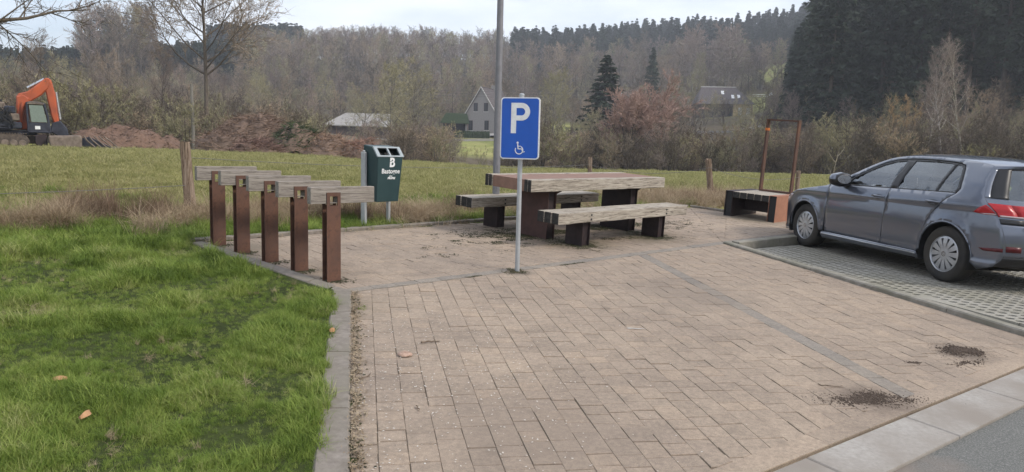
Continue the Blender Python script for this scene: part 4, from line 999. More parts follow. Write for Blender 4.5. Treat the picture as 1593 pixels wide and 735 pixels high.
# ---- trees --------------------------------------------------------------
bark_g = M_bark('grey_bark', (.15, .135, .11), (.24, .215, .18)); bark_d = M_bark('dark_bark', (.075, .062, .05), (.13, .11, .09))
twig_b = M_bark('brown_twigs', (.235, .185, .135), (.31, .25, .19), (1, 1, 1), .42); twig_g = M_bark('lichen_twigs', (.26, .24, .14), (.34, .31, .19), (1, 1, 1), .25)
twig_r = M_bark('reddish_twigs', (.32, .215, .18), (.41, .285, .24), (1, 1, 1), .15); twig_d = M_bark('dark_twigs', (.11, .09, .07), (.16, .135, .105), (1, 1, 1), .3)
twig_p = M_bark('purplish_twigs', (.24, .19, .165), (.31, .255, .225), (1, 1, 1), .2)
twig_o = M_bark('orange_twigs', (.34, .23, .12), (.44, .31, .17), (1, 1, 1), .15)
birchb = M_bark('birch_bark', (.16, .14, .12), (.50, .47, .43), (2, 2, 5))
needle = M_bark('conifer_needles', (.038, .052, .036), (.072, .09, .062), (3, 3, 3), .35); needle2 = M_bark('far_conifer_needles', (.028, .042, .030), (.048, .064, .042), (3, 3, 3), .3)
ivy = M_bark('ivy_leaves', (.03, .05, .018), (.07, .10, .03), (9, 9, 9), .3)
class Wood:
    def __init__(s): s.V = []; s.F = []; s.TV = []; s.TF = []
    def tube(s, pts, rs, n):
        N_ = len(pts); o = len(s.V)
        for i in range(N_):
            d = pts[min(i + 1, N_ - 1)] - pts[max(i - 1, 0)]; d = d / (np.linalg.norm(d) + 1e-9); a = np.cross(d, (0, 0, 1.) if abs(d[2]) < .9 else (0, 1., 0)); a /= np.linalg.norm(a); b = np.cross(d, a)
            for k in range(n):
                t = 2 * math.pi * k / n; s.V.append(pts[i] + (a * math.cos(t) + b * math.sin(t)) * rs[i])
        for i in range(N_ - 1):
            for k in range(n): k2 = (k + 1) % n; s.F.append((o + i * n + k, o + (i + 1) * n + k, o + (i + 1) * n + k2)); s.F.append((o + i * n + k, o + (i + 1) * n + k2, o + i * n + k2))
    def sliver(s, p, d, L_, w, r):
        u = r.normal(size=3); u = np.cross(u, d); u = u / (np.linalg.norm(u) + 1e-9) * w * .5; o = len(s.TV)
        s.TV += [p - u, p + u, p + d * L_]; s.TF.append((o, o + 1, o + 2))
def rdir(d, ang, r):
    a = r.normal(size=3); a = np.cross(d, a); a /= np.linalg.norm(a) + 1e-9; return d * math.cos(ang) + a * math.sin(ang)
def bare(seed, H, spread, r0, n1=18, n2=7, n3=5, n4=5, base=.22, tw=.03, up=.25, ang=(45, 70), multi=1, trunktop=.95, droop=0, crook=.03, l4=.55, prof=1.0, lean=(0, 0)):
    r = np.random.default_rng(seed); w = Wood()
    for m_ in range(multi):
        th = r.uniform(0, 6.28); ln = (0 if multi == 1 else r.uniform(.12, .5)); pts = []; K = 8; p = np.array([math.cos(th) * .12 * (multi > 1), math.sin(th) * .12 * (multi > 1), -.2]); d = np.array([math.cos(th) * ln + lean[0], math.sin(th) * ln + lean[1], 1.]); d /= np.linalg.norm(d)
        Hh = H * trunktop * (1 if multi == 1 else r.uniform(.65, 1)); rr0 = r0 * (1 if multi == 1 else .6)
        for k in range(K + 1):
            pts.append(p.copy()); d = d + r.normal(0, crook, 3); d[2] += .05; d /= np.linalg.norm(d); p = p + d * (Hh + .2) / K
        rs = [rr0 * (1 - .93 * (k / K) ** .9) + .004 for k in range(K + 1)]; w.tube(pts, rs, 7)
        nb = n1 if multi == 1 else max(4, n1 // multi)
        for i in range(nb):
            t = base + (1 - base) * ((i + r.uniform(0, 1)) / nb); t = min(t, .98); k = min(int(t * K), K - 1); f = t * K - k; b = pts[k] * (1 - f) + pts[k + 1] * f; ax = (pts[k + 1] - pts[k]); ax /= np.linalg.norm(ax)
            tt_ = (t - base) / (1 - base); L1 = spread * (.35 + .65 * math.sin(math.pi * min(.97, .25 + .62 * tt_ ** prof))) * r.uniform(.7, 1.15)
            a1 = math.radians(r.uniform(*ang)) * (1 - .35 * tt_); phi = i * 2.4 + r.uniform(-.5, .5); e1 = np.array([math.cos(phi), math.sin(phi), 0]); dd = ax * math.cos(a1) + e1 * math.sin(a1); q = b.copy(); bp_ = [q.copy()]; KB = 5
            for j in range(KB):
                q = q + dd * L1 / KB; dd = dd + r.normal(0, .10, 3); dd[2] += up * .35 - droop * .3 * (j / KB); dd /= np.linalg.norm(dd); bp_.append(q.copy())
            rb = max(.010, rs[k] * .5) * min(1, L1 / (spread * .7)); w.tube(bp_, [rb * (1 - .85 * j / KB) + .003 for j in range(KB + 1)], 4 if rb > .03 else 3)
            for i2 in range(n2):
                t2 = .18 + .80 * (i2 + r.uniform(0, 1)) / n2; k2 = min(int(t2 * KB), KB - 1); f2 = t2 * KB - k2; c = bp_[k2] * (1 - f2) + bp_[k2 + 1] * f2; d2 = bp_[k2 + 1] - bp_[k2]; d2 /= np.linalg.norm(d2)
                L2 = L1 * r.uniform(.28, .5) * (1.15 - .5 * t2); d2 = rdir(d2, math.radians(r.uniform(30, 60)), r); d2[2] += up * .6; d2 /= np.linalg.norm(d2); mid = c + d2 * L2 * .5; d2b = d2 + r.normal(0, .15, 3) + np.array([0, 0, up * .3 - droop * .5]); d2b /= np.linalg.norm(d2b); end = mid + d2b * L2 * .5
                w.tube([c, mid, end], [max(.006, rb * .35), max(.005, rb * .22), .003], 3)
                for i3 in range(n3):
                    t3 = .15 + .85 * (i3 + r.uniform(0, 1)) / n3; c3 = (c * (1 - 2 * t3) + mid * 2 * t3) if t3 < .5 else (mid * (2 - 2 * t3) + end * (2 * t3 - 1)); d3 = rdir(d2 if t3 < .5 else d2b, math.radians(r.uniform(25, 60)), r); d3[2] += up * .5 - droop * .8; d3 /= np.linalg.norm(d3); L3 = L2 * r.uniform(.35, .65)
                    w.sliver(c3, d3, L3, tw * 1.2, r)
                    for i4 in range(n4):
                        t4 = r.uniform(.1, .95); d4 = rdir(d3, math.radians(r.uniform(20, 55)), r); d4[2] += up * .4 - droop; d4 /= np.linalg.norm(d4)
                        w.sliver(c3 + d3 * L3 * t4, d4, L3 * r.uniform(.4, .9) * l4 / .55, tw, r)
    return w
def wood_meshes(w, bark, twg):
    a = np_mesh('trunk', w.V, w.F, [bark], smooth=True); b = np_mesh('crown', w.TV, w.TF, [twg]); return a, b
def wood_joined(w, bark, twg):
    V = np.concatenate([np.array(w.V), np.array(w.TV)]); F = np.concatenate([np.array(w.F), np.array(w.TF) + len(w.V)]); return np_mesh('tree', V, F, [bark, twg], [0] * len(w.F) + [1] * len(w.TF))
def conifer(seed, H, wd, whorls=26, per=7, sub=9, nw=.22, base=.12, ragged=.25, pine=False):
    r = np.random.default_rng(seed); w = Wood(); w.tube([np.array([0, 0, -.3]), np.array([0, 0, H * .5]), np.array([r.normal(0, .1), r.normal(0, .1), H * .97])], [H * .014, H * .009, .02], 6)
    for i in range(whorls):
        t = base + (1 - base) * (i + r.uniform(0, .8)) / whorls; z = H * t; L0 = wd * ((1 - t) ** .8 if not pine else (.35 + .9 * math.sin(math.pi * (t - base) / (1 - base)) ** .7) * .9)
        for j in range(per):
            if r.uniform() < ragged * .6: continue
            L_ = L0 * r.uniform(1 - ragged, 1 + ragged * .6) + .15; a = r.uniform(0, 6.28); d = np.array([math.cos(a), math.sin(a), r.uniform(-.25, .12) if not pine else r.uniform(0, .5)]); d /= np.linalg.norm(d); p = np.array([0, 0, z]); side = np.array([-d[1], d[0], 0])
            w.tube([p, p + d * L_ * .5, p + d * L_ + np.array([0, 0, .06 * L_])], [.03, .02, .008], 3)
            for k in range(sub):
                tt_ = (k + r.uniform(0, 1)) / sub; c = p + d * L_ * (.15 + .85 * tt_) + np.array([0, 0, r.normal(0, .05)]); dn = d * r.uniform(.1, .7) + side * r.uniform(-1, 1) + np.array([0, 0, r.uniform(-.75, .1)]); dn /= np.linalg.norm(dn)
                w.sliver(c, dn, nw * 3.2 * r.uniform(.6, 1.2) * (1 - .3 * tt_) * (.5 + .5 * min(1, L0)), nw * 1.5, r)
    return w
def slope_ok(x, y): return True
TREE_LIB = {}
def lib(key, w, bark, twg): TREE_LIB[key] = wood_meshes(w, bark, twg)
def tree(key, x, y, s=1.0, rz=0.0, name='bare_tree', label=None, group=None, cat='tree', sz=None, tilt=(0, 0)):
    a, b = TREE_LIB[key]; z = zg(x, y)
    o = bpy.data.objects.new(name, None); COL.objects.link(o); o.empty_display_size = .3
    o.matrix_world = Matrix.Translation((x, y, z)) @ Euler((tilt[0], tilt[1], rz)).to_matrix().to_4x4() @ Matrix.Diagonal((s, s, sz or s, 1))
    link('trunk', a, o); link('crown', b, o); tag(o, label, cat, group); return o
# library
lib('oak0', bare(101, 12, 4.2, .20, 20, 8, 6, 5, .18, .030), bark_g, twig_b)
lib('oak1', bare(102, 13, 4.6, .22, 20, 8, 6, 5, .20, .030, up=.35), bark_d, twig_b)
lib('oak2', bare(103, 11, 5.2, .20, 22, 8, 6, 5, .12, .030, up=.15, prof=.8), bark_g, twig_g)
lib('oak3', bare(104, 12, 3.6, .18, 20, 8, 6, 5, .25, .028, up=.5, ang=(30, 50)), bark_d, twig_p)
lib('shrub0', bare(111, 5.0, 2.0, .09, 26, 6, 5, 5, .06, .022, multi=6, up=.3), bark_d, twig_d)
lib('shrub1', bare(112, 4.2, 2.2, .08, 28, 6, 5, 5, .05, .022, multi=7, up=.15), bark_d, twig_b)
lib('shrub2', bare(113, 5.6, 2.0, .09, 26, 6, 5, 5, .05, .022, multi=5, up=.5), bark_g, twig_g)
lib('shrub3', bare(114, 4.6, 2.2, .08, 28, 6, 5, 5, .05, .022, multi=7, up=.35), bark_d, twig_p)
lib('pink', bare(120, 7.0, 3.5, .2, 48, 8, 7, 6, .36, .042, multi=5, up=.30, crook=.06), bark_d, twig_r)
lib('bigfar', bare(106, 12, 5.0, .2, 24, 8, 6, 6, .2, .075, up=.3), bark_g, twig_p); lib('midfar', bare(107, 12, 4.6, .2, 22, 8, 6, 5, .15, .055, up=.25), bark_g, twig_g)
lib('orange', bare(121, 5.5, 2.3, .1, 24, 6, 6, 5, .08, .028, multi=5, up=.3), bark_d, twig_o)
lib('birch', bare(130, 11.5, 2.2, .11, 26, 6, 6, 5, .30, .018, up=.55, ang=(30, 50), droop=.1, crook=.05), birchb, twig_p)
lib('birch2', bare(131, 11, 2.0, .10, 24, 6, 6, 5, .35, .018, up=.5, ang=(28, 45), droop=.1, crook=.07), birchb, twig_p)
lib('poplar', bare(146, 19, 7.6, .19, 36, 10, 7, 6, .30, .036, up=.30, ang=(48, 70), crook=.015, prof=.75), bark_d, twig_b)
lib('overhang', bare(141, 11, 6.8, .20, 30, 10, 7, 6, .27, .016, up=.07, ang=(70, 86), droop=.0), bark_d, twig_d)
lib('spruce0', conifer(150, 20, 3.6, 40, 8, 12, .30), bark_d, needle); lib('spruce1', conifer(151, 22, 4.0, 40, 8, 12, .32, ragged=.4), bark_d, needle)
lib('pine0', conifer(152, 21, 3.4, 30, 7, 13, .30, .35, .45, True), bark_d, needle)
lib('sapling', bare(160, 1.45, .42, .018, 7, 3, 2, 1, .3, .006, up=.4, crook=.09), bark_g, twig_g)
# ---- joined versions for the mass of the far woods
FW = [wood_joined(bare(200 + i, 15, 4.2, .2, 16, 7, 5, 4, .28, .075, up=.3 + .1 * (i % 3)), [bark_g, bark_d][i % 2], [twig_b, twig_p, twig_g, twig_b, twig_d][i]) for i in range(5)]
c_far = source_coll('far_tree', FW)
c_und = source_coll('underwood', [wood_joined(bare(220 + i, 4.5, 2.3, .07, 22, 6, 4, 4, .04, .05, multi=6, up=.3), bark_d, [twig_b, twig_d, twig_g][i]) for i in range(3)])
FC = [wood_joined(conifer(230 + i, 17, 3.0, 22, 7, 7, .42, ragged=.25), bark_d, needle2) for i in range(3)]
c_con = source_coll('far_conifer', FC)
def zones(n, pxa, pxb, Da, Db, power=1.0):
    px = nr.uniform(pxa, pxb, n); D = Da + (Db - Da) * nr.uniform(0, 1, n) ** power; t = (px - 796.5) / FPX; Y = D / np.sqrt(1 + t * t); return t * Y, Y, px, D
def thin(X, Y, dmin):
    cell_ = {}; out = []
    for i, (x, y) in enumerate(zip(X, Y)):
        k = (int(x // dmin), int(y // dmin)); 
        if k in cell_: continue
        cell_[k] = 1; out.append(i)
    return np.array(out, int)
def not_meadow(X, Y, extra=()):
    ok = np.ones(len(X), bool)
    for P in list(MEADOWS) + list(extra): ok &= ~inpoly(X, Y, P)
    return ok
HOUSES = [pol(735, 141), pol(1110, 172), pol(548, 128), pol(982, 190)]
def clear(X, Y, px, D):
    ok = np.ones(len(X), bool)
    for hx, hy in HOUSES: ok &= np.hypot(X - hx, Y - hy) > 13
    # sight gaps in front of the houses (meadow and road there in the photograph)
    ok &= ~((px > 690) & (px < 800) & (D < 142)); ok &= ~((px > 1070) & (px < 1172) & (D < 172) & (D > 76)); ok &= ~((px > 1120) & (px < 1215) & (D > 165) & (D < 225))
    ok &= ~((px > 490) & (px < 615) & (D < 132))
    return ok
# deciduous hillside
X, Y, px, D = zones(5200, -260, 1900, 95, 420, 1.0)
k_ = not_meadow(X, Y) & clear(X, Y, px, D) & ~((px > 790) & (D > 300)) & ~((px < 380) & (D > 215)) & ~((px > 1205) & (D > 150)); k_ &= nr.uniform(0, 1, len(X)) < np.clip(D / 300, .3, 1)
X, Y, D = X[k_], Y[k_], D[k_]; j = thin(X, Y, 4.6); X, Y, D = X[j], Y[j], D[j]; n = len(X); px = px[k_][j]; sc_ = nr.uniform(.62, 1.0, n) * (.50 + .53 * ss(110, 270, D)) * np.where(px < 395, .62 + .2 * ss(280, 400, px), 1)
scatter('woodland', np.stack([X, Y, zground(X, Y) - .2], -1), rots(n, .05), s3(sc_), nr.integers(0, 5, n), c_far)
# underwood on the slopes
X, Y, px, D = zones(5200, -260, 1900, 56, 330, 1.2); k_ = not_meadow(X, Y) & clear(X, Y, px, D); X, Y, D = X[k_], Y[k_], D[k_]; j = thin(X, Y, 3.0); X, Y, D = X[j], Y[j], D[j]; n = len(X)
scatter('underwood', np.stack([X, Y, zground(X, Y) - .1], -1), rots(n, .08), s3(nr.uniform(.5, 1.0, n)), nr.integers(0, 3, n), c_und)
# conifers on the ridge
X, Y, px, D = zones(5200, 780, 1950, 300, 470, 1.0); a_ = (px > 790) & (D > 300 + 12 * np.sin(px * .02) + 60 * ss(1000, 800, px) * 0); X, Y = X[a_], Y[a_]; j = thin(X, Y, 5.2); X, Y = X[j], Y[j]
X2, Y2, px2, D2 = zones(1300, -260, 400, 225, 290, 1.0); nlow = (len(X), len(X) + len(X2)); X, Y = np.concatenate([X, X2]), np.concatenate([Y, Y2])
X3, Y3, px3, D3 = zones(420, 330, 470, 330, 400, 1.0); X, Y = np.concatenate([X, X3]), np.concatenate([Y, Y3])
X4, Y4, px4, D4 = zones(520, 1215, 1950, 150, 290, 1.0); X, Y = np.concatenate([X, X4]), np.concatenate([Y, Y4]); n = len(X)
cs_ = nr.uniform(.75, 1.1, n); cs_[nlow[0]:nlow[1]] *= .62
scatter('conifer_wood', np.stack([X, Y, zground(X, Y) - .2], -1), rots(n, .03), s3(cs_), nr.integers(0, 3, n), c_con)
# thin bare crowns rising over the left conifers and along the middle ridge
X, Y, px, D = zones(70, -60, 250, 205, 222, 1.0); k_ = ((px > 135) & (px < 240)); X, Y = X[k_], Y[k_]
n = len(X); scatter('skyline_trees', np.stack([X, Y, zground(X, Y) - .2], -1), rots(n, .04), s3(nr.uniform(1.0, 1.35, n)), nr.integers(0, 5, n), c_far)
# ---- trees one can pick out
gl_ = 'bare trees and bushes along the stream behind the meadow'
rb_ = random.Random(17)
def shrubs(pxa, pxb, step, Da, Db, keys, sa, sb, label, group, name='bush', cat='bush'):
    x_ = pxa
    while x_ < pxb:
        X_, Y_ = pol(x_ + rb_.uniform(-step * .4, step * .4), rb_.uniform(Da, Db)); tree(rb_.choice(keys), X_, Y_, rb_.uniform(sa, sb), rb_.uniform(0, 6.28), name, label, group, cat); x_ += step
LOW = {'a0': (560, 620, .26, .42), 'a': (620, 690, .5, .75), 'b': (690, 790, .28, .42), 'c': (790, 1075, .55, .85), 'd': (1075, 1170, .5, .66), 'e': (1170, 1620, .6, .9)}
for q_ in LOW.values(): shrubs(q_[0], q_[1], 26, 56, 62, ['shrub0', 'shrub1', 'shrub3', 'shrub2'], q_[2], q_[3], 'dense dark bare bush in the hedge along the far edge of the meadow', gl_)
for q_ in ((850, 1080), (1175, 1640)): shrubs(q_[0], q_[1], 30, 64, 74, ['shrub0', 'shrub1', 'shrub2', 'shrub3'], .65, .95, 'tall tangled bare bush in the belt behind the meadow', gl_ + ', second row')
shrubs(570, 700, 40, 64, 70, ['shrub2', 'shrub3'], .6, .9, 'low brown bush behind the litter bin, below the grey house', 'bushes below the grey house')
shrubs(380, 492, 24, 66, 76, ['shrub3', 'shrub1'], .7, .95, 'upright reddish grey bush in the thicket left of the barn', 'thicket left of the barn')
shrubs(-60, 420, 26, 92, 122, ['oak0', 'oak1', 'oak3', 'oak2'], .46, .66, 'bare grey tree in the wood behind the excavator', 'bare trees in the wood behind the excavator', 'bare_tree', 'tree')
shrubs(-60, 420, 30, 66, 82, ['shrub0', 'shrub3', 'shrub1'], .7, 1.1, 'thin bare tree at the edge of the wood behind the earth heaps', 'trees at the wood edge behind the earth heaps', 'bare_tree', 'tree')
tree('poplar', *pol(322, 62), 1.05, .4, 'bare_tree', 'tall bare tree with wide fine crown rising into the sky left of centre', None)
tree('oak3', *pol(252, 66), .62, 1.0, 'bare_tree', 'slender bare tree just left of the tallest tree', None)
tree('oak2', *pol(562, 92), .62, 2.0, 'bare_tree', 'greenish bare tree standing in front of the barn roof', None)
tree('oak2', *pol(640, 84), .86, .7, 'bare_tree', 'broad grey-green bare tree between the barn and the grey house', None)
tree('midfar', *pol(603, 104), .9, 3.0, 'bare_tree', 'bare tree right of the barn, behind the litter bin', None)
tree('midfar', *pol(855, 118), .9, 1.9, 'bare_tree', 'greenish bare tree right behind the parking sign', None)
tree('pink', *pol(978, 62), 1.02, .3, 'bare_tree', 'round reddish willow tree with pinkish twigs above the leaning fence post', None)
tree('bigfar', *pol(1115, 232), 1.8, .9, 'bare_tree', 'large purplish bare tree on the slope above the dark-roofed house', None, sz=1.5)
tree('bigfar', *pol(1065, 238), 1.5, 2.9, 'bare_tree', 'wide bare tree left of the large purplish tree on the slope', None)
tree('oak2', *pol(1138, 84), .50, 2.2, 'bare_tree', 'small bare tree with pale branches in front of the yellow wall', None)
tree('spruce1', *pol(934, 106), 1.15, 0, 'spruce_tree', 'dark green spruce standing alone left of the reddish willow', None, sz=.62)
tree('midfar', *pol(912, 99), .45, 1.9, 'bare_tree', 'small bare tree at the foot of the lone dark spruce', None)
tree('spruce0', *pol(1004, 172), .80, 1, 'spruce_tree', 'dark spruce on the slope above the reddish willow', None)
tree('orange', *pol(1372, 64), 1.0, .3, 'bush', 'orange tinted bare bush in front of the dark conifers', None, 'bush')
tree('birch', *pol(1432, 62), .86, .5, 'birch_tree', 'white-stemmed birch, left one of the three above the car', None, tilt=(0, .05))
tree('birch2', *pol(1460, 60), .9, 1.5, 'birch_tree', 'white-stemmed birch, middle one of the three above the car', None, tilt=(0, .09))
tree('birch2', *pol(1492, 58), .84, 3.6, 'birch_tree', 'white-stemmed birch, right one of the three above the car', None, tilt=(0, .05))
cg = 'tall dark conifers at the right'
i_ = 0
for px_ in range(1222, 1680, 19):
    X_, Y_ = pol(px_ + rb_.uniform(-5, 5), rb_.uniform(98, 118) if px_ > 1250 else 120); key = ['spruce0', 'spruce1', 'pine0'][i_ % 3]; i_ += 1
    h_ = .72 + .38 * min(1, max(0, (px_ - 1215) / 90)); tree(key, X_, Y_, h_ * rb_.uniform(.92, 1.08), rb_.uniform(0, 6), 'conifer_tree', 'tall dark conifer in the stand at the right', cg)
for px_ in range(1250, 1680, 27):
    X_, Y_ = pol(px_ + rb_.uniform(-8, 8), rb_.uniform(122, 140)); tree(['spruce1', 'pine0'][px_ % 2], X_, Y_, rb_.uniform(1.0, 1.2), rb_.uniform(0, 6), 'conifer_tree', 'tall dark conifer standing behind the front row at the right', cg + ', back row')
shrubs(1380, 1640, 34, 66, 78, ['oak0', 'oak1', 'oak2'], .42, .62, 'grey-brown bare tree in front of the conifers above the car roof', 'bare trees in front of the conifers')
for i_, px_ in enumerate((1072, 1088, 1101, 1116, 1146, 1160)):
    X_, Y_ = pol(px_, 148 + 3 * (i_ % 3)); tree(['shrub0', 'shrub2', 'oak2'][i_ % 3], X_, Y_, [1.05, .95, .52][i_ % 3], i_ * 1.1, 'bush', 'bare bush partly covering the dark-roofed house', 'bushes in front of the dark-roofed house', 'bush')
# sapling and the overhanging tree outside the left edge
sx, sy = pol(1285, 21.5); tree('sapling', sx, sy, 1.0, .4, 'sapling', 'thin leafless sapling standing in the meadow above the car bonnet', None, 'sapling')
tree('overhang', -12.1, 14.9, 1.0, .9, 'bare_tree', 'bare tree outside the left edge whose branches reach in over the sky', None)
# ================================================================ EXCAVATOR, HEAPS, HOUSES, ROADS
m_or = M_noise('orange_paint', (.46, .085, .025), (.56, .125, .04), 3, .45, .05, .002, spec=.5, big=(.5, (.30, .07, .03)))
m_nav = M_noise('dark_machine_paint', (.018, .02, .032), (.05, .055, .075), 4, .6, .1)
m_mud = M_noise('muddy_steel', (.10, .08, .065), (.25, .20, .165), 5, .85, .3, .01)
m_trk = M_noise('track_steel', (.045, .038, .034), (.14, .11, .09), 7, .8, .3, .01)
m_rub = M_plain('rubber_black', (.016, .016, .017), .75)
m_chr = M_plain('bright_steel', (.55, .55, .55), .25, .9)
m_glz = M_plain('cab_glass', (.20, .25, .22), .12, 0, .8)
ex_, ey_ = pol(46, 40)
EXM = Matrix.Translation((ex_, ey_, zg(ex_, ey_))) @ Matrix.Rotation(math.radians(33), 4, 'Z')
exc = thing('excavator', 'orange tracked excavator with dark blue body and folded arm at the meadow edge', 'excavator', EXM)
K_ = 1 / 34.0
def ep(px, py): return ((px - 46) / 40.7, (226.5 - py) / 34.0)
def eprism(name, pts, y0, y1, mat, bev=.03, par=None):
    m = MB(); m.prism([ep(a, b) for a, b in pts], y0, y1, axis='Y'); return mk(name, m, mat, par or exc, fix=True, bevel=bev)
def track(y0, y1):
    o = eprism('track', [(-38, 212), (-34, 207), (38, 207), (45, 211), (48, 217), (45, 223), (38, 227), (-34, 227), (-39, 222)], y0, y1, m_trk, .02)
    m = MB()
    for k in range(20):
        x, _ = ep(-36 + k * 4.1, 0); m.box(x, x + .05, y0 - .02, y1 + .02, ep(0, 207)[1] + .001, ep(0, 207)[1] + .05); m.box(x, x + .05, y0 - .02, y1 + .02, -.03, .012)
    mk('grousers', m, m_trk, o)
    m = MB()
    for k in range(6): a, b = ep(-28 + k * 13, 220); m.lathe([(0, y0 - .03), (.13, y0 - .03), (.15, y0 + .03)], 14, 0, 'Y', (a, 0, b))
    mk('rollers', m, m_mud, o)
track(-1.15, -.65); track(.65, 1.15)
eprism('undercarriage', [(-25, 212), (60, 209), (60, 221), (-20, 221)], -.64, .64, m_trk)
eprism('dozer_blade', [(56, 208), (74, 206), (76, 227), (60, 227), (56, 220)], -1.05, 1.05, m_cord)
eprism('turntable', [(-25, 201), (60, 201), (60, 208), (-25, 208)], -.7, .7, m_nav)
eprism('engine_body', [(-36, 166), (4, 160), (10, 172), (16, 176), (22, 190), (22, 201), (-36, 201)], -1.0, 1.0, m_nav, .06)
eprism('side_panel', [(-36, 178), (3, 178), (3, 200), (-36, 200)], -1.03, -1.005, m_or)
for i, (a, b, s) in enumerate([(2, 168, .28), (12, 173, .22), (20, 171, .2), (26, 182, .2), (8, 190, .25), (30, 194, .18)]):
    x, z = ep(a, b); m = MB(); m.box(x - s, x + s, -1.05, -.5, z - s * .8, z + s * .8); mk('machinery_box', m, m_nav if i % 3 else m_mud, exc, bevel=.04)
m = MB()
for i in range(7):
    a = random.Random(i); p = [ep(4 + a.uniform(0, 24), 165 + a.uniform(0, 30)) for _ in range(4)]; m.tube([(x, -1.08 - .02 * i, z) for x, z in p], .025, 5)
mk('hoses', m, m_rub, exc)
m = MB(); x, z = ep(6, 160); m.tube([(x, -.3, z - .4), (x, -.3, z + .12)], .07, 10); mk('exhaust', m, m_rub, exc)
# cab
cabp = [(46, 160), (52, 158.5), (72, 160), (77, 178), (80, 203), (47, 203)]
m = MB(); P = [ep(a, b) for a, b in cabp]
for y in (-1.0, -.12):
    for i in range(len(P)):
        p, q = P[i], P[(i + 1) % len(P)]; m.tube([(p[0], y, p[1]), (q[0], y, q[1])], .045, 6)
for p in P: m.tube([(p[0], -1.0, p[1]), (p[0], -.12, p[1])], .045, 6)
mk('cab_frame', m, m_nav, exc)
eprism('cab_roof', [(46, 159), (52, 157), (73, 159), (73, 162), (46, 162)], -1.04, -.08, m_mud, .02)
eprism('cab_side_window', [(49, 163), (70, 163), (76, 188), (52, 188)], -1.02, -1.005, m_glz, 0)
eprism('cab_lower_panel', [(48, 189), (77, 189), (79, 203), (48, 203)], -1.03, -.98, m_nav, .01)
eprism('licence_plate', [(57, 194), (65, 194), (65, 199), (57, 199)], -1.05, -1.032, m_white, 0)
x0_, z0_ = ep(72, 162); x1_, z1_ = ep(79, 200); m = MB(); m.add([(x0_ + .02, -.95, z0_), (x0_ + .02, -.17, z0_), (x1_, -.17, z1_), (x1_, -.95, z1_)], [(0, 1, 2, 3)]); mk('windscreen', m, m_glz, exc)
# boom and arm
eprism('boom_foot', [(30, 150), (40, 146), (51, 152), (49, 176), (46, 200), (28, 200), (30, 172)], -.10, .42, m_or, .05)
eprism('boom', [(30, 150), (34, 145), (48, 141), (66, 128), (76, 119), (83, 119), (86, 126), (81, 135), (69, 146), (53, 156), (46, 163), (29, 168)], -.05, .36, m_or, .05)
eprism('stick', [(76, 120), (80, 118), (86, 122), (91, 142), (94, 176), (96, 188), (88, 191), (83, 178), (77, 146), (74, 128)], -.02, .32, m_or, .05)
m = MB(); a, b = ep(48, 136), ep(75, 121); m.tube([(a[0], .15, a[1]), (b[0], .15, b[1])], .07, 8); mk('stick_cylinder', m, m_chr, exc)
for y in (-.22, .52):
    m = MB(); a, b = ep(34, 196), ep(41, 158); m.tube([(a[0], y, a[1]), (b[0], y, b[1])], .075, 8); mk('boom_cylinder', m, m_or, exc)
m = MB(); a, b = ep(92, 140), ep(95, 182); m.tube([(a[0], .15, a[1]), (b[0] + .05, .15, b[1])], .07, 8); mk('bucket_cylinder', m, m_chr, exc)
eprism('coupler', [(84, 188), (97, 184), (108, 196), (110, 208), (96, 210), (80, 202)], -.15, .45, m_nav, .04)
m = MB(); P = [(76, 208), (128, 206), (129, 212), (128, 227), (82, 228), (78, 222)]
m.prism([ep(a, b) for a, b in P], -1.6, -.8, axis='Y'); mk('grading_bucket', m, m_mud, exc, bevel=.09, seg=3, fix=True)
# ribbed bucket lying on the grass
rx, ry = pol(157, 39.6); rkm = Matrix.Translation((rx, ry, zg(rx, ry))) @ Matrix.Rotation(math.radians(29), 4, 'Z')
rk = thing('rake_bucket', 'dark ribbed grid bucket lying on the grass right of the excavator', 'excavator bucket', rkm)
def rp(px, py): return ((px - 157) / 37.7, (226.5 - py) / 32.8)
m = MB(); m.prism([rp(128, 210), rp(140, 207), rp(172, 222), rp(187, 224), rp(150, 227), rp(129, 227)], .2, .9, axis='Y'); mk('shell', m, m_nav, rk, fix=True, bevel=.02)
for k in range(5):
    a = rp(132 + k * 7.5, 206); b = rp(136 + k * 9, 213); c = rp(150 + k * 9.0, 224.5); m = MB(); m.tube([(a[0], .1, a[1]), (b[0], .05, b[1]), (c[0], -.05 + .02 * k, c[1])], .035, 6); mk('rib', m, m_mud, rk)
m = MB(); a, b = rp(150, 226.5), rp(188, 223.5); m.tube([(a[0], -.05, a[1]), (b[0], .0, b[1])], .05, 6); mk('edge_bar', m, m_mud, rk)
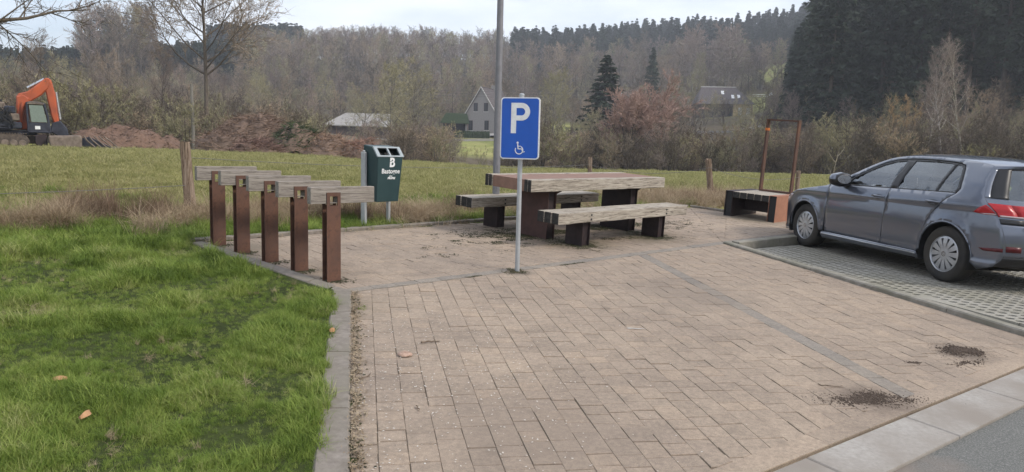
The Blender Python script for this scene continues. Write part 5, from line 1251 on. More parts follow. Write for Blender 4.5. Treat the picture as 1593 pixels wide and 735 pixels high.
# heaps
m_earth = M_noise('red_brown_earth', (.075, .048, .036), (.19, .12, .088), 2.6, 1, .9, .15, 'G', c3=(.13, .083, .06))
m_brush = M_noise('brown_brushwood', (.07, .05, .04), (.22, .155, .12), 1.5, 1, .8, .10, 'G', c3=(.12, .085, .06))
m_stick = M_bark('brush_sticks', (.14, .095, .07), (.30, .21, .16), (1, 1, 1), .3); m_stickg = M_bark('green_brush', (.04, .07, .035), (.09, .11, .05), (1, 1, 1), .3); m_stickr = M_bark('red_brush', (.20, .125, .10), (.28, .18, .145), (1, 1, 1), .3)
def heap(pxa, pxb, D, h, depth, mat, smat, lab, seed, sticks=1800, skew=0, name='brush_heap', cat='heap', sl=.6):
    xa, ya = pol(pxa, D); xb, yb = pol(pxb, D); cx, cy = (xa + xb) / 2, (ya + yb) / 2; hw = math.hypot(xb - xa, yb - ya) / 2; r = np.random.default_rng(seed)
    rz = math.atan2(yb - ya, xb - xa); z0 = zg(cx, cy); nx_, ny_ = 56, 26; gx_ = np.linspace(-1, 1, nx_); gy_ = np.linspace(-1, 1, ny_); A, B = np.meshgrid(gx_, gy_)
    e = np.clip(1 - (np.abs(A) ** 2.4 + B ** 2 * .9), 0, 1) ** .7 * (1 + skew * A); f = fbm(A * 3.2 + seed, B * 2.2, 5, seed); Zh = h * e * (.45 + 1.05 * f) - .12
    wx_, wy_ = cx + A * hw * math.cos(rz) - B * depth * math.sin(rz), cy + A * hw * math.sin(rz) + B * depth * math.cos(rz); Zg = zground(wx_, wy_)
    V = np.stack([wx_ - cx, wy_ - cy, Zg + Zh - z0], -1).reshape(-1, 3); I = np.arange(nx_ * ny_).reshape(ny_, nx_); F = np.stack([I[:-1, :-1], I[:-1, 1:], I[1:, 1:], I[1:, :-1]], -1).reshape(-1, 4)
    root = link(name, np_mesh('heap', V, F, [mat], smooth=False), None, Matrix.Translation((cx, cy, z0))); tag(root, lab, cat)
    w = Wood(); k = r.integers(0, len(V), sticks)
    for i in k:
        if Zh.reshape(-1)[i] < .0: continue
        d = r.normal(0, 1, 3); d[2] = abs(d[2]) * .35; d[0] += .6; d /= np.linalg.norm(d); w.sliver(V[i] + r.normal(0, .06, 3), d, sl * r.uniform(.4, 1.6), .05, r)
    if w.TF: s_ = link('branches', np_mesh('branches', w.TV, w.TF, [smat]), root); tag(s_, kind='stuff')
    return root
heap(98, 272, 47, 1.3, 1.8, m_earth, m_stick, 'long heap of reddish brown earth beside the excavator', 1, 1500, -.15, 'earth_heap', 'heap', .22)
heap(196, 292, 52, 1.1, 1.6, m_earth, m_stick, 'lower brown earth heap merging into the brushwood', 8, 400, 0, 'earth_heap', 'heap', .25)
heap(300, 462, 48, 2.4, 1.9, m_brush, m_stick, 'big heap of brown cut brushwood behind the thick fence post', 2, 3600, .12)
heap(352, 440, 44.5, .85, 1.2, m_brush, m_stickr, 'low pinkish brushwood heap in front of the big brush heap', 3, 1700)
heap(415, 505, 46.5, 1.75, 1.4, m_brush, m_stickg, 'brushwood heap with dark green ivy in its middle', 4, 2000, -.1)
heap(455, 560, 46, 1.3, 1.4, m_brush, m_stick, 'low brown brush heap left of the litter bin', 5, 1700)
heap(520, 600, 45.5, 1.15, 1.2, m_brush, m_stickr, 'reddish brush heap right behind the litter bin', 6, 1700)
# utility poles
def pole(px, D, h, r, lab, lean=0, mat=None):
    x, y = pol(px, D); m = MB(); m.tube([(0, 0, -.3), (lean * h, 0, h)], [r, r * .7], 10); tag(mk('utility_pole', m, mat or m_post, None, Matrix.Translation((x, y, zg(x, y)))), lab, 'pole'); return (x + lean * h, y, zg(x, y) + h)
pA = pole(301, 56, 4.7, .13, 'grey concrete utility pole in front of the left wood', -.01, M_noise('pole_concrete', (.15, .14, .12), (.22, .205, .18), 6))
pB = pole(958, 118, 8.4, .12, 'pale utility pole at the left edge of the reddish willow', 0, m_galv)
m_line = M_plain('overhead_line', (.10, .10, .105), .6)
for k, dz in enumerate((0, .45, .9)):
    m = MB(); q = (*pol(430, 150), CAMZ + 13 - dz); p = (pB[0], pB[1], pB[2] - dz); m.tube([(p[0] + (q[0] - p[0]) * t / 12, p[1] + (q[1] - p[1]) * t / 12, p[2] + (q[2] - p[2]) * t / 12 - 1.2 * math.sin(math.pi * t / 12)) for t in range(13)], .018, 4)
    tag(mk('overhead_cable', m, m_line), ['topmost', 'middle', 'lowest'][k] + ' thin overhead cable running left from the pale utility pole', 'cable')
# ---- grey brick house with steep gable
m_bw = M_noise('pale_grey_brick', (.27, .25, .235), (.35, .33, .31), 5, .9, .2); m_roof = M_noise('dark_slate_roof', (.085, .073, .075), (.135, .118, .118), 3, .8, .2)
m_win = M_plain('window_glass', (.025, .03, .035), .15, 0, .6); m_trim = M_plain('white_trim', (.62, .60, .57), .6); m_gren = M_noise('mossy_green_roof', (.045, .075, .04), (.07, .10, .05), 3, .9)
m_brn = M_plain('brown_door', (.07, .045, .04), .6)
def house(px, D, rot, W, Lh, He, Hr, wall, lab, wins, roofm=None, ridge_white=False):
    x, y = pol(px, D); z = zg(x, y); h = thing('house', lab, 'house', Matrix.Translation((x, y, z)) @ Matrix.Rotation(math.radians(rot), 4, 'Z'))
    # local: gable in the plane y=0 facing -y, house body goes to +y... length Lh; width W along x
    m = MB(); m.prism([(-W / 2, -1.5), (W / 2, -1.5), (W / 2, He), (0, Hr), (-W / 2, He)], 0, Lh, axis='Y'); mk('wall', m, wall, h, fix=True)
    t = .18; sl_ = (Hr - He) / (W / 2); ov = .35
    for s in (-1, 1):
        m = MB(); a = (s * (W / 2 + ov), He - sl_ * ov + .06); b = (0, Hr + .06); P = [a, b, (b[0], b[1] + t), (a[0], a[1] + t)]
        m.prism(P, -.2, Lh + .2, axis='Y'); r_ = mk('roof', m, roofm or m_roof, h, fix=True)
        m = MB(); m.prism([(p[0], p[1] + .02) for p in (a, b, (b[0], b[1] + t + .04), (a[0], a[1] + t + .04))], -.34, -.205, axis='Y'); mk('verge_board', m, m_trim, r_, fix=True)
        # tile courses
        m = MB()
        for k in range(1, 12): f_ = k / 12; cx = a[0] + (b[0] - a[0]) * f_; cz = a[1] + (b[1] - a[1]) * f_ + t; m.box(cx - .03, cx + .03, -.18, Lh + .18, cz + .005, cz + .05)
        tag(mk('tile_courses', m, roofm or m_roof, r_), kind='stuff')
    if ridge_white: m = MB(); m.box(-.12, .12, -.3, Lh + .3, Hr + .24, Hr + .36); mk('ridge_cap', m, m_trim, h)
    else: m = MB(); m.box(-.1, .1, -.2, Lh + .2, Hr + .22, Hr + .30); mk('ridge_cap', m, m_roof, h)
    for (wx, wz, ww, wh) in wins:
        m = MB(); m.box(wx - ww / 2, wx + ww / 2, -.03, .05, wz, wz + wh); f_ = mk('window', m, m_brn, h)
        m = MB(); m.box(wx - ww / 2 + .07, wx - .03, -.05, -.031, wz + .07, wz + wh - .07); m.box(wx + .03, wx + ww / 2 - .07, -.05, -.031, wz + .07, wz + wh - .07); mk('pane', m, m_win, f_)
        m = MB(); m.box(wx - ww / 2 - .06, wx + ww / 2 + .06, -.10, .02, wz - .12, wz - .02); mk('sill', m, m_trim, f_)
    return h
h1 = house(744, 140, -20, 6.4, 11, 3.6, 8.6, m_bw, 'grey brick house with steep dark roof and white edged gable, left of the parking sign', [(-1.1, 4.2, .85, 1.6), (1.0, 4.2, .85, 1.6), (-2.1, .6, .9, 1.9), (1.2, .7, .9, 1.8)])
# dormer, lower garage wing and chimney
m = MB(); m.box(2.3, 3.3, 3.0, 5.2, 4.1, 6.1); d_ = mk('dormer', m, m_roof, h1); m = MB(); m.box(3.301, 3.34, 3.3, 4.9, 4.6, 5.8); mk('dormer_window', m, m_trim, d_)
m = MB(); m.box(3.2, 7.6, .6, 6.0, -1.5, 2.9); mk('garage_wing', m, m_bw, h1); m = MB(); m.box(4.0, 6.6, .55, .6 - .002, .1, 2.3); mk('garage_door', m, m_brn, h1)
m = MB(); m.prism([(3.2, 2.9), (8.0, 2.9), (8.0, 3.1), (3.2, 4.2)], .3, 6.3, axis='Y'); mk('garage_roof', m, m_roof, h1, fix=True)
m = MB(); m.box(-.4, .4, 6, 6.8, 8, 9.6); mk('chimney', m, m_bw, h1)
# shed with mossy roof left of the house
x, y = pol(703, 141); sh = thing('shed', 'low open shed with mossy green roof beside the grey house', 'shed', Matrix.Translation((x, y, zg(x, y) - .2)))
m = MB(); m.prism([(-2.7, 2.2), (3.0, 2.1), (2.4, 4.0), (-1.6, 4.1)], .0, 3.0, axis='Y'); mk('roof', m, m_gren, sh, fix=True)
m = MB(); m.box(-2.4, 2.8, 2.2, 2.3, -1, 2.15); mk('back_wall', m, m_nav, sh)
for k in (-2.4, .2, 2.6): m = MB(); m.box(k - .07, k + .07, .2, .34, -1, 2.15); mk('post', m, m_post, sh)
# clipped hedge in front of the house
x, y = pol(731, 131); m = MB(); r = random.Random(4); n_ = 44; rows = []
for k in range(n_ + 1):
    t = -3.1 + 6.2 * k / n_
    for (a, b) in ((-.5, -.8), (-.55, .5), (-.45, 1.0), (.45, 1.02), (.55, .5), (.5, -.8)): m.v.append((t + r.uniform(-.05, .05), a + r.uniform(-.09, .09), b + .15 + r.uniform(-.07, .07)))
    if k:
        for c in range(6): p = 6 * (k - 1); q_ = 6 * k; m.f.append((p + c, p + (c + 1) % 6, q_ + (c + 1) % 6, q_ + c)); m.m.append(0)
m.f.append(tuple(range(6))); m.m.append(0); m.f.append(tuple(6 * n_ + k for k in range(6))); m.m.append(0)
hd = mk('hedge', m, M_noise('hedge_leaves', (.018, .03, .014), (.04, .058, .026), 9, 1, .8, .05), None, Matrix.Translation((x, y, zg(x, y))) @ Matrix.Rotation(math.radians(-6), 4, 'Z'), fix=True); tag(hd, 'clipped dark green hedge below the grey house', 'hedge')
for k, (px_, lab) in enumerate([(722, 'thin'), (765, 'white')]): pass
# barn with patchy pale roof
m_barn = M_noise('patchy_barn_roof', (.12, .11, .10), (.34, .325, .31), 1.3, .8, .1, .01, c3=(.22, .195, .18)); m_bwall = M_noise('dark_barn_wall', (.05, .04, .038), (.11, .085, .075), 2, .9)
x, y = pol(555, 126); bn_o = thing('barn', 'long low barn with patchy pale roof behind bare trees', 'barn', Matrix.Translation((x, y, zg(x, y) + .2)) @ Matrix.Rotation(math.radians(4), 4, 'Z'))
m = MB(); m.box(-5.4, 5.4, 0, 7, -1.5, 1.7); mk('wall', m, m_bwall, bn_o)
m = MB(); m.add([(-5.9, -.5, 1.62), (5.8, -.5, 1.62), (5.8, 3.6, 3.9), (-2.6, 3.6, 3.9)], [(0, 1, 2, 3)]); m.add([(-5.9, -.5, 1.5), (5.8, -.5, 1.5), (5.8, 3.6, 3.78), (-2.6, 3.6, 3.78)], [(3, 2, 1, 0)]); m.add([(-2.6, 3.6, 3.9), (5.8, 3.6, 3.9), (5.8, 7.5, 1.7), (-5.9, 7.5, 1.7)], [(0, 1, 2, 3)]); m.add([(-5.9, -.5, 1.62), (-2.6, 3.6, 3.9), (-5.9, 7.5, 1.7)], [(0, 1, 2)]); mk('roof', m, m_barn, bn_o)
m = MB()
for k in range(9): a = -5 + k * 1.25; m.box(a, a + .06, -.52, -.48, 1.45, 1.64); m.box(a, a + .1, -.08, -.01, -1, 1.6)
mk('posts', m, m_bwall, bn_o)
# dark-roofed house with yellow wing
m_yel = M_noise('yellow_render', (.50, .38, .20), (.58, .45, .26), 3, .9); m_dbr = M_noise('dark_brick', (.09, .075, .07), (.14, .12, .115), 5, .9)
x, y = pol(1108, 170); z = zg(x, y); h2 = thing('house', 'dark-roofed house with yellow wall section and three bright skylights, right of the reddish willow', 'house', Matrix.Translation((x, y, z)) @ Matrix.Rotation(math.radians(-4), 4, 'Z'))
m = MB(); m.box(-4.6, 3.2, 0, 7, -2, 2.9); mk('wall', m, m_dbr, h2); m = MB(); m.box(3.2, 7.4, -.4, 6, -2, 3.0); mk('yellow_wall', m, m_yel, h2)
m = MB(); v = [(-5.0, -.5, 2.85), (7.8, -.9, 2.95), (4.2, 3.4, 6.8), (-3.4, 3.4, 6.9), (-5.0, 7.4, 2.9), (7.8, 7.0, 2.9)]; m.add(v, [(0, 1, 2, 3), (3, 2, 5, 4), (0, 3, 4), (1, 5, 2)]); mk('roof', m, m_roof, h2)
m = MB(); m.box(-3.5, 4.3, 3.3, 3.5, 6.86, 7.05); mk('ridge_cap', m, m_trim, h2)
for (a, f_) in ((1.1, .66), (3.2, .42), (4.5, .43)):
    yy = -.6 + 4.0 * f_; zz = 2.9 + 3.95 * f_; m = MB(); m.add([(a - .32, yy - .4, zz - .28), (a + .32, yy - .4, zz - .28), (a + .32, yy + .4, zz + .55), (a - .32, yy + .4, zz + .55)], [(0, 1, 2, 3)]); mk('skylight', m, m_white, h2)
for a in (-1.2, .6, 2.0): m = MB(); m.box(a, a + .9, -.04, -.01, .4, 2.3); mk('window', m, m_win, h2)
for a in (4.2, 6.0): m = MB(); m.box(a, a + .8, -.44, -.41, .3, 2.2); mk('window', m, m_trim, h2)
# pale-roofed house behind the willow
x, y = pol(982, 190); h3 = thing('house', 'pale low house almost hidden behind the top of the reddish willow', 'house', Matrix.Translation((x, y, zg(x, y) + 2.2)))
m = MB(); m.box(-4, 5, 0, 6, -4, 2.4); mk('wall', m, m_bw, h3); m = MB(); m.prism([(-4.4, 2.4), (5.4, 2.4), (5.2, 2.7), (.5, 4.3), (-4.2, 2.7)], -.3, 6.3, axis='Y'); mk('roof', m, M_noise('pale_roof', (.25, .2, .17), (.34, .28, .24), 3), h3, fix=True)
# country roads as strips on the slope
m_rd = M_noise('pale_country_road', (.30, .285, .27), (.38, .365, .35), 1.5, .9, .2, .01, 'G')
def strip_road(pts, w, lab):
    m = MB(); P = []
    for i in range(len(pts) - 1):
        for k in range(10):
            t = k / 10; P.append((pts[i][0] + (pts[i + 1][0] - pts[i][0]) * t, pts[i][1] + (pts[i + 1][1] - pts[i][1]) * t))
    P.append(pts[-1])
    for i, (x, y) in enumerate(P):
        x2, y2 = P[min(i + 1, len(P) - 1)]; x1, y1 = P[max(i - 1, 0)]; d = Vector((x2 - x1, y2 - y1)).normalized(); nx_, ny_ = -d.y * w / 2, d.x * w / 2
        zc = max(zg(x - nx_, y - ny_), zg(x + nx_, y + ny_), zg(x, y)) + .12; m.v += [(x - nx_, y - ny_, zc), (x + nx_, y + ny_, zc), (x - nx_, y - ny_, zc - .8), (x + nx_, y + ny_, zc - .8)]
        if i: a = 4 * (i - 1); b = 4 * i; m.f += [(a, b, b + 1, a + 1), (a, a + 2, b + 2, b), (a + 1, b + 1, b + 3, a + 3)]; m.m += [0, 0, 0]
    tag(mk('country_road', m, m_rd), lab, None, None, 'structure')
strip_road([pol(560, 122), pol(640, 123), pol(700, 125), pol(760, 127), pol(850, 131)], 3.4, 'pale road below the grey house')
strip_road([pol(850, 131), pol(960, 130), pol(1080, 134), pol(1200, 142)], 3.2, 'pale road behind the reddish willow')
x0_, y0_ = pol(745, 131.5); x1_, y1_ = pol(800, 135); m = MB(); zz = zg(x0_, y0_) + .5; m.add([(x0_, y0_, zz - .1), (x1_, y1_ - 4, zz - .1), (x1_, y1_ + 5, zz + .5), (x0_ + 1, y0_ + 5, zz + .4)], [(0, 1, 2, 3)]); tag(mk('driveway', m, m_rd), kind='structure')
# garden things on the far slope
def small(name, px, D, dims, mat, lab, cat, up=0):
    x, y = pol(px, D); m = MB(); w, d, h = dims; m.prism([(-w / 2, 0), (w / 2, 0), (w / 2, h * .7), (0, h), (-w / 2, h * .7)], 0, d, axis='Y'); tag(mk(name, m, mat, None, Matrix.Translation((x, y, zg(x, y) + up)), fix=True), lab, cat)
small('garden_shed', 1108, 216, (3.0, 2, 2.0), M_plain('teal_paint', (.06, .20, .17), .6), 'small teal garden shed above the dark-roofed house', 'shed'); small('white_hut', 1124, 218, (2.2, 2, 2.3), m_trim, 'small pale hut right of the teal shed', 'hut')
x, y = pol(1176, 214); m = MB(); m.box(-3, 1.8, 0, .5, .9, 1.05); m.box(-3, 1.8, 0, .4, .45, .55); m.box(1.9, 2.8, 0, 1, 0, 1.6); tag(mk('white_railing', m, m_white, None, Matrix.Translation((x, y, zg(x, y)))), 'white railing and box on the meadow slope, left of the conifers', 'railing')
# ================================================================ THE CAR
def M_carpaint():
    m, t, b = nt('grey_metallic_paint'); v = coords(t, 'Object', (1, 1, 1)); f = noise(t, v, 900, 2); c = ramp(t, f, [(.35, (.088, .104, .142)), (.7, (.125, .143, .185))])
    f2 = noise(t, v, 3, 6, .7); c = mixc(t, ramp(t, f2, [(.5, (0, 0, 0)), (.8, (.35, .35, .35))]), c, (.13, .125, .12))
    t.links.new(c, b.inputs['Base Color']); b.inputs['Metallic'].default_value = .5; b.inputs['Roughness'].default_value = .28; b.inputs['Coat Weight'].default_value = 1.0; b.inputs['Coat IOR'].default_value = 1.7; b.inputs['Coat Roughness'].default_value = .06; return m
def M_carglass():
    m, t, b = nt('tinted_glass'); t.nodes.remove(b); tr = N(t, 'ShaderNodeBsdfTransparent'); tr.inputs['Color'].default_value = (.62, .68, .68, 1); gl = N(t, 'ShaderNodeBsdfGlossy'); gl.inputs['Roughness'].default_value = .02; gl.inputs['Color'].default_value = (.9, .95, 1, 1)
    fr = N(t, 'ShaderNodeFresnel'); fr.inputs['IOR'].default_value = 1.55; mr = N(t, 'ShaderNodeMath', operation='MULTIPLY_ADD'); mr.inputs[1].default_value = 1.7; mr.inputs[2].default_value = .06; ms = N(t, 'ShaderNodeMixShader'); o = [n for n in t.nodes if n.type == 'OUTPUT_MATERIAL'][0]
    t.links.new(fr.outputs[0], mr.inputs[0]); t.links.new(mr.outputs[0], ms.inputs[0]); t.links.new(tr.outputs[0], ms.inputs[1]); t.links.new(gl.outputs[0], ms.inputs[2]); t.links.new(ms.outputs[0], o.inputs['Surface']); return m
m_cp = M_carpaint(); m_cg = M_carglass(); m_blk = M_plain('black_trim', (.014, .014, .016), .35, 0, .5); m_int = M_plain('interior_cloth', (.075, .078, .088), .9); m_tyre = M_noise('tyre_rubber', (.018, .018, .019), (.04, .038, .036), 12, .85, .3, .003, big=(.2, (.05, .045, .038)))
m_hub = M_plain('silver_wheel_cover', (.50, .51, .53), .32, .6); m_red = M_plain('red_lamp_lens', (.38, .012, .016), .28, 0, .35, .15); m_redd = M_plain('dark_red_lens', (.085, .008, .010), .35, 0, .3, .1); m_clear = M_plain('clear_lamp_lens', (.42, .34, .34), .15, .2, .6)
m_under = M_plain('underbody_black', (.008, .008, .008), .9)
Ek = [(.06, .60), (.13, .68), (.30, .745), (.60, .82), (.90, .875), (1.22, .925), (1.32, .955), (1.66, 1.105), (1.91, 1.235), (2.13, 1.332), (2.32, 1.380), (2.6, 1.402), (2.95, 1.400), (3.3, 1.386), (3.58, 1.367), (3.73, 1.345), (3.80, 1.325), (3.812, 1.295), (3.826, 1.21), (3.850, 1.11), (3.885, 1.01), (3.935, .945), (4.02, .87), (4.07, .80), (4.10, .73), (4.135, .62), (4.155, .50), (4.15, .38), (4.08, .27)]
Ck = [(.00, .58), (.05, .69), (.22, .79), (.55, .88), (.85, .935), (1.08, .972), (1.14, .985), (1.50, 1.13), (1.80, 1.28), (2.07, 1.39), (2.32, 1.440), (2.6, 1.452), (2.95, 1.450), (3.3, 1.436), (3.6, 1.418), (3.86, 1.388), (4.05, 1.356), (4.02, 1.325), (4.09, 1.20), (4.15, 1.08), (4.185, .99), (4.205, .93), (4.235, .86), (4.24, .79), (4.25, .72), (4.27, .62), (4.28, .50), (4.26, .38), (4.18, .25)]
SUBD = 4
def CR(P, i, t, sharp):
    p1, p2 = P[i], P[i + 1]; p0 = P[max(i - 1, 0)] if i not in sharp else p1; p3 = P[min(i + 2, len(P) - 1)] if (i + 1) not in sharp else p2
    f = lambda a, b, c, d: .5 * (2 * b + (c - a) * t + (2 * a - 5 * b + 4 * c - d) * t * t + (3 * b - a - 3 * c + d) * t ** 3)
    return (f(p0[0], p1[0], p2[0], p3[0]), f(p0[1], p1[1], p2[1], p3[1]))
SHARP = {6, 16, 17, 21}
def dense(P): 
    o = []
    for i in range(len(P) - 1):
        for k in range(SUBD): o.append(CR(P, i, k / SUBD, SHARP))
    return o + [P[-1]]
ED, CD = dense(Ek), dense(Ck)
PZ = [.16, .21, .25, .30, .45, .62, .76, .812, .84, .90, .95, 1.0, 1.10, 1.20, 1.30, 1.38, 1.46]; PY = [.80, .872, .893, .878, .889, .898, .886, .880, .895, .880, .862, .838, .795, .735, .670, .612, .56]
def hw(s, z):
    cz = (s - 2.2) * .018; y = float(np.interp(z - cz, PZ, PY))
    if s < .85: y *= 1 - .30 * ((.85 - s) / .85) ** 2.3
    if s > 3.3: y *= 1 - .115 * ((s - 3.3) / .93) ** 2.2
    if s > 3.82: y *= 1 - .085 * ((s - 3.82) / .35) ** 2
    d0 = math.hypot(s - .86, z - .316); d1 = math.hypot(s - 3.50, z - .316)
    for d in (d0, d1): y += .016 * math.exp(-((d - .375) / .045) ** 2)
    return y
def V3(s, y, z): return (3.50 - s, y, z)
def in2(p, P):
    x, y = p; c = False; n = len(P)
    for i in range(n):
        (a, b), (d, e) = P[i], P[(i + 1) % n]
        if (b > y) != (e > y) and x < (d - a) * (y - b) / (e - b) + a: c = not c
    return c
def dens2(P, step=.05):
    o = []
    for i in range(len(P)):
        a, b = P[i], P[(i + 1) % len(P)]; n = max(1, int(math.hypot(b[0] - a[0], b[1] - a[1]) / step)); o += [(a[0] + (b[0] - a[0]) * k / n, a[1] + (b[1] - a[1]) * k / n) for k in range(n)]
    return o
def panel(name, P, mat, root, off=0.0, holes=(), sides=(1, -1), step=.045, label=None, thick=None, fn=hw):
    P2 = dens2(P, step); H2 = [dens2(h, step) for h in holes]; pts = list(P2); ed = [(i, (i + 1) % len(P2)) for i in range(len(P2))]
    for h in H2: o = len(pts); pts += h; ed += [(o + i, o + (i + 1) % len(h)) for i in range(len(h))]
    xs = [p[0] for p in P2]; zs = [p[1] for p in P2]; x = math.floor(min(xs) / step) * step
    zl = sorted(set([round(v, 4) for v in list(np.arange(math.floor(min(zs) / step) * step, max(zs), step)) + [.812, .84, .25, .30, .21]]))
    while x < max(xs):
        for z in zl:
            if min(zs) < z < max(zs) and in2((x, z), P2) and not any(in2((x, z), h) for h in H2):
                if min(math.hypot(x - q[0], z - q[1]) for q in pts[:len(P2) + sum(map(len, H2))]) > step * .4: pts.append((x, z))
        x += step
    vs, es, fs, *_ = delaunay_2d_cdt([Vector(p) for p in pts], ed, [], 0, 1e-5)
    tri = []
    for f in fs:
        c = ((vs[f[0]][0] + vs[f[1]][0] + vs[f[2]][0]) / 3, (vs[f[0]][1] + vs[f[1]][1] + vs[f[2]][1]) / 3)
        if in2(c, P2) and not any(in2(c, h) for h in H2): tri.append(tuple(f))
    outs = []
    for sd_ in sides:
        m = MB(); vv = [V3(v[0], sd_ * (fn(v[0], v[1]) + off), v[1]) for v in vs]; m.add(vv, [t_ if sd_ > 0 else t_[::-1] for t_ in tri])
        me = mesh_of(name, m, mat, True); fixn(me)
        o = link(name, me, root); b = o.modifiers.new('thick', 'SOLIDIFY'); b.thickness = thick or .008; b.offset = -1
        # outward normals: make sure they point away from the car's middle
        n_ = sum((p.normal.y for p in me.polygons)); 
        if n_ * sd_ < 0: me.flip_normals()
        if label and sd_ > 0: o['label'] = label
        outs.append(o)
    return outs
def arc(cx, cz, r, a0, a1, n=18): return [(cx + r * math.cos(math.radians(a0 + (a1 - a0) * k / n)), cz + r * math.sin(math.radians(a0 + (a1 - a0) * k / n))) for k in range(n + 1)]
# car placement: rear axle and heading on the bay
RAX = (5.73, 8.36); HEAD = 102.0
ca = math.radians(HEAD)
fx_, fy_ = math.cos(ca), math.sin(ca)
z_r = zpark(*RAX); z_f = zpark(RAX[0] + 2.637 * fx_, RAX[1] + 2.637 * fy_)
fwd = Vector((fx_ * 2.637, fy_ * 2.637, z_f - z_r)).normalized(); upv = kn.copy(); upv = (upv - fwd * upv.dot(fwd)).normalized(); lft = upv.cross(fwd)
CM = Matrix.Translation((RAX[0], RAX[1], z_r + .004)) @ Matrix((fwd, lft, upv)).transposed().to_4x4()
car = thing('parked_car', 'grey metallic five-door hatchback parked on the concrete grid bay, seen from its rear left', 'car', CM)
i6, i16 = 6 * SUBD, 16 * SUBD
def Eseg(a, b): return ED[a * SUBD:b * SUBD + 1]
WO = [(1.46, .958), (1.74, 1.080), (1.96, 1.198), (2.16, 1.290), (2.34, 1.338), (2.6, 1.360), (2.95, 1.359), (3.22, 1.348), (3.36, 1.336), (3.43, 1.318), (3.465, 1.28), (3.525, 1.16), (3.560, 1.06), (3.535, 1.007), (2.52, .985)]
arcF = arc(.86, .316, .362, -4, 184); arcR = arc(3.50, .316, .362, -4, 184)
fender = Eseg(0, 6) + [(1.335, .90), (1.335, .60), (1.30, .29)] + arcF[::1] + [(.44, .21), (.20, .19), (.07, .22), (.02, .35), (.02, .50)]
fender = [p for p in fender]
panel('front_fender', fender, m_cp, car)
fd = [(1.342, .29), (1.342, .60), (1.342, .90), (1.345, .957), (1.46, .958), (2.518, .985), (2.478, .29)]
panel('front_door', fd, m_cp, car)
rdoor = [(2.486, .29), (2.526, .985), (3.53, 1.007), (3.44, .94), (3.34, .84), (3.25, .73), (3.20, .63), (3.165, .50), (3.135, .40), (3.125, .29)]
panel('rear_door', rdoor, m_cp, car)
quart = [(3.542, 1.005), (3.569, 1.060), (3.534, 1.163), (3.474, 1.284), (3.437, 1.326), (3.365, 1.345)] + ED[int(13.3 * SUBD):] + [(3.90, .21), (3.862, .29)] + arcR[:] + [(3.132, .40), (3.172, .50), (3.208, .63), (3.257, .73), (3.347, .837), (3.447, .937)]
panel('rear_quarter', quart, m_cp, car)
rail = ED[6 * SUBD:int(13.3 * SUBD) + 1] + [(3.36, 1.345), (3.22, 1.357), (2.95, 1.368), (2.6, 1.369), (2.34, 1.347), (2.16, 1.299), (1.96, 1.207), (1.74, 1.089), (1.445, .957)]
panel('roof_rail', rail, m_cp, car)
g1 = [(1.68, .980), (1.76, 1.060), (1.98, 1.178), (2.17, 1.264), (2.34, 1.314), (2.52, 1.334), (2.49, .998)]
g2 = [(2.62, 1.000), (2.655, 1.338), (2.95, 1.340), (3.20, 1.332), (3.275, 1.326), (3.22, 1.012)]
g3 = [(3.262, 1.014), (3.318, 1.322), (3.39, 1.312), (3.425, 1.285), (3.485, 1.16), (3.520, 1.07), (3.50, 1.02)]
panel('window_frame', WO, m_blk, car, -.003, holes=(g1, g2, g3), step=.04)
for g_, nm in ((g1, 'front_window'), (g2, 'rear_window'), (g3, 'quarter_window')):
    for o in panel(nm, g_, m_cg, car, -.010, step=.06): o.modifiers.clear()
panel('sill', [(1.31, .285), (3.12, .285), (3.14, .25), (3.13, .185), (1.29, .185), (1.28, .25)], m_cp, car, .004)
panel('sill_trim', [(1.31, .262), (3.12, .262), (3.12, .250), (1.31, .250)], m_hub, car, .012, thick=.006)
# dark liner under the skin closes the shut lines and wheel houses
lin = arc(.86, .316, .355, 0, 180)[::-1]
panel('inner_skin', [(.10, .24), (.10, .58), (.3, .72), (.9, .86), (1.28, .93), (1.42, .945), (3.50, .985), (3.56, 1.0), (3.84, .98), (3.98, .82), (4.05, .5), (3.95, .3), (3.87, .29)] + arc(3.50, .316, .372, -4, 184) + [(3.1, .2), (1.3, .2)] + arc(.86, .316, .372, -4, 184) + [(.42, .22)], m_under, car, -.022, thick=.004)
for (wx, sgn) in ((.86, 1), (.86, -1), (3.50, 1), (3.50, -1)):
    m = MB(); A_c = arc(wx, .316, .368, -20, 200, 20); n_ = len(A_c)
    for (a, b) in A_c: m.v += [V3(a, sgn * .885, b), V3(a, sgn * .52, b)]
    m.f = [(2 * k, 2 * k + 1, 2 * k + 3, 2 * k + 2) for k in range(n_ - 1)]; m.m = [0] * len(m.f)
    m.v.append(V3(wx, sgn * .52, .316)); c_ = len(m.v) - 1; m.f += [(2 * k + 1, c_, 2 * k + 3) for k in range(n_ - 1)]; m.m += [0] * (n_ - 1); mk('wheel_house', m, m_under, car)
    # arch lip
    m = MB(); m.tube([V3(a, sgn * (hw(a, b) - .006), b) for a, b in arc(wx, .316, .365, 0, 180, 24)], .011, 6); mk('arch_lip', m, m_cp, car)
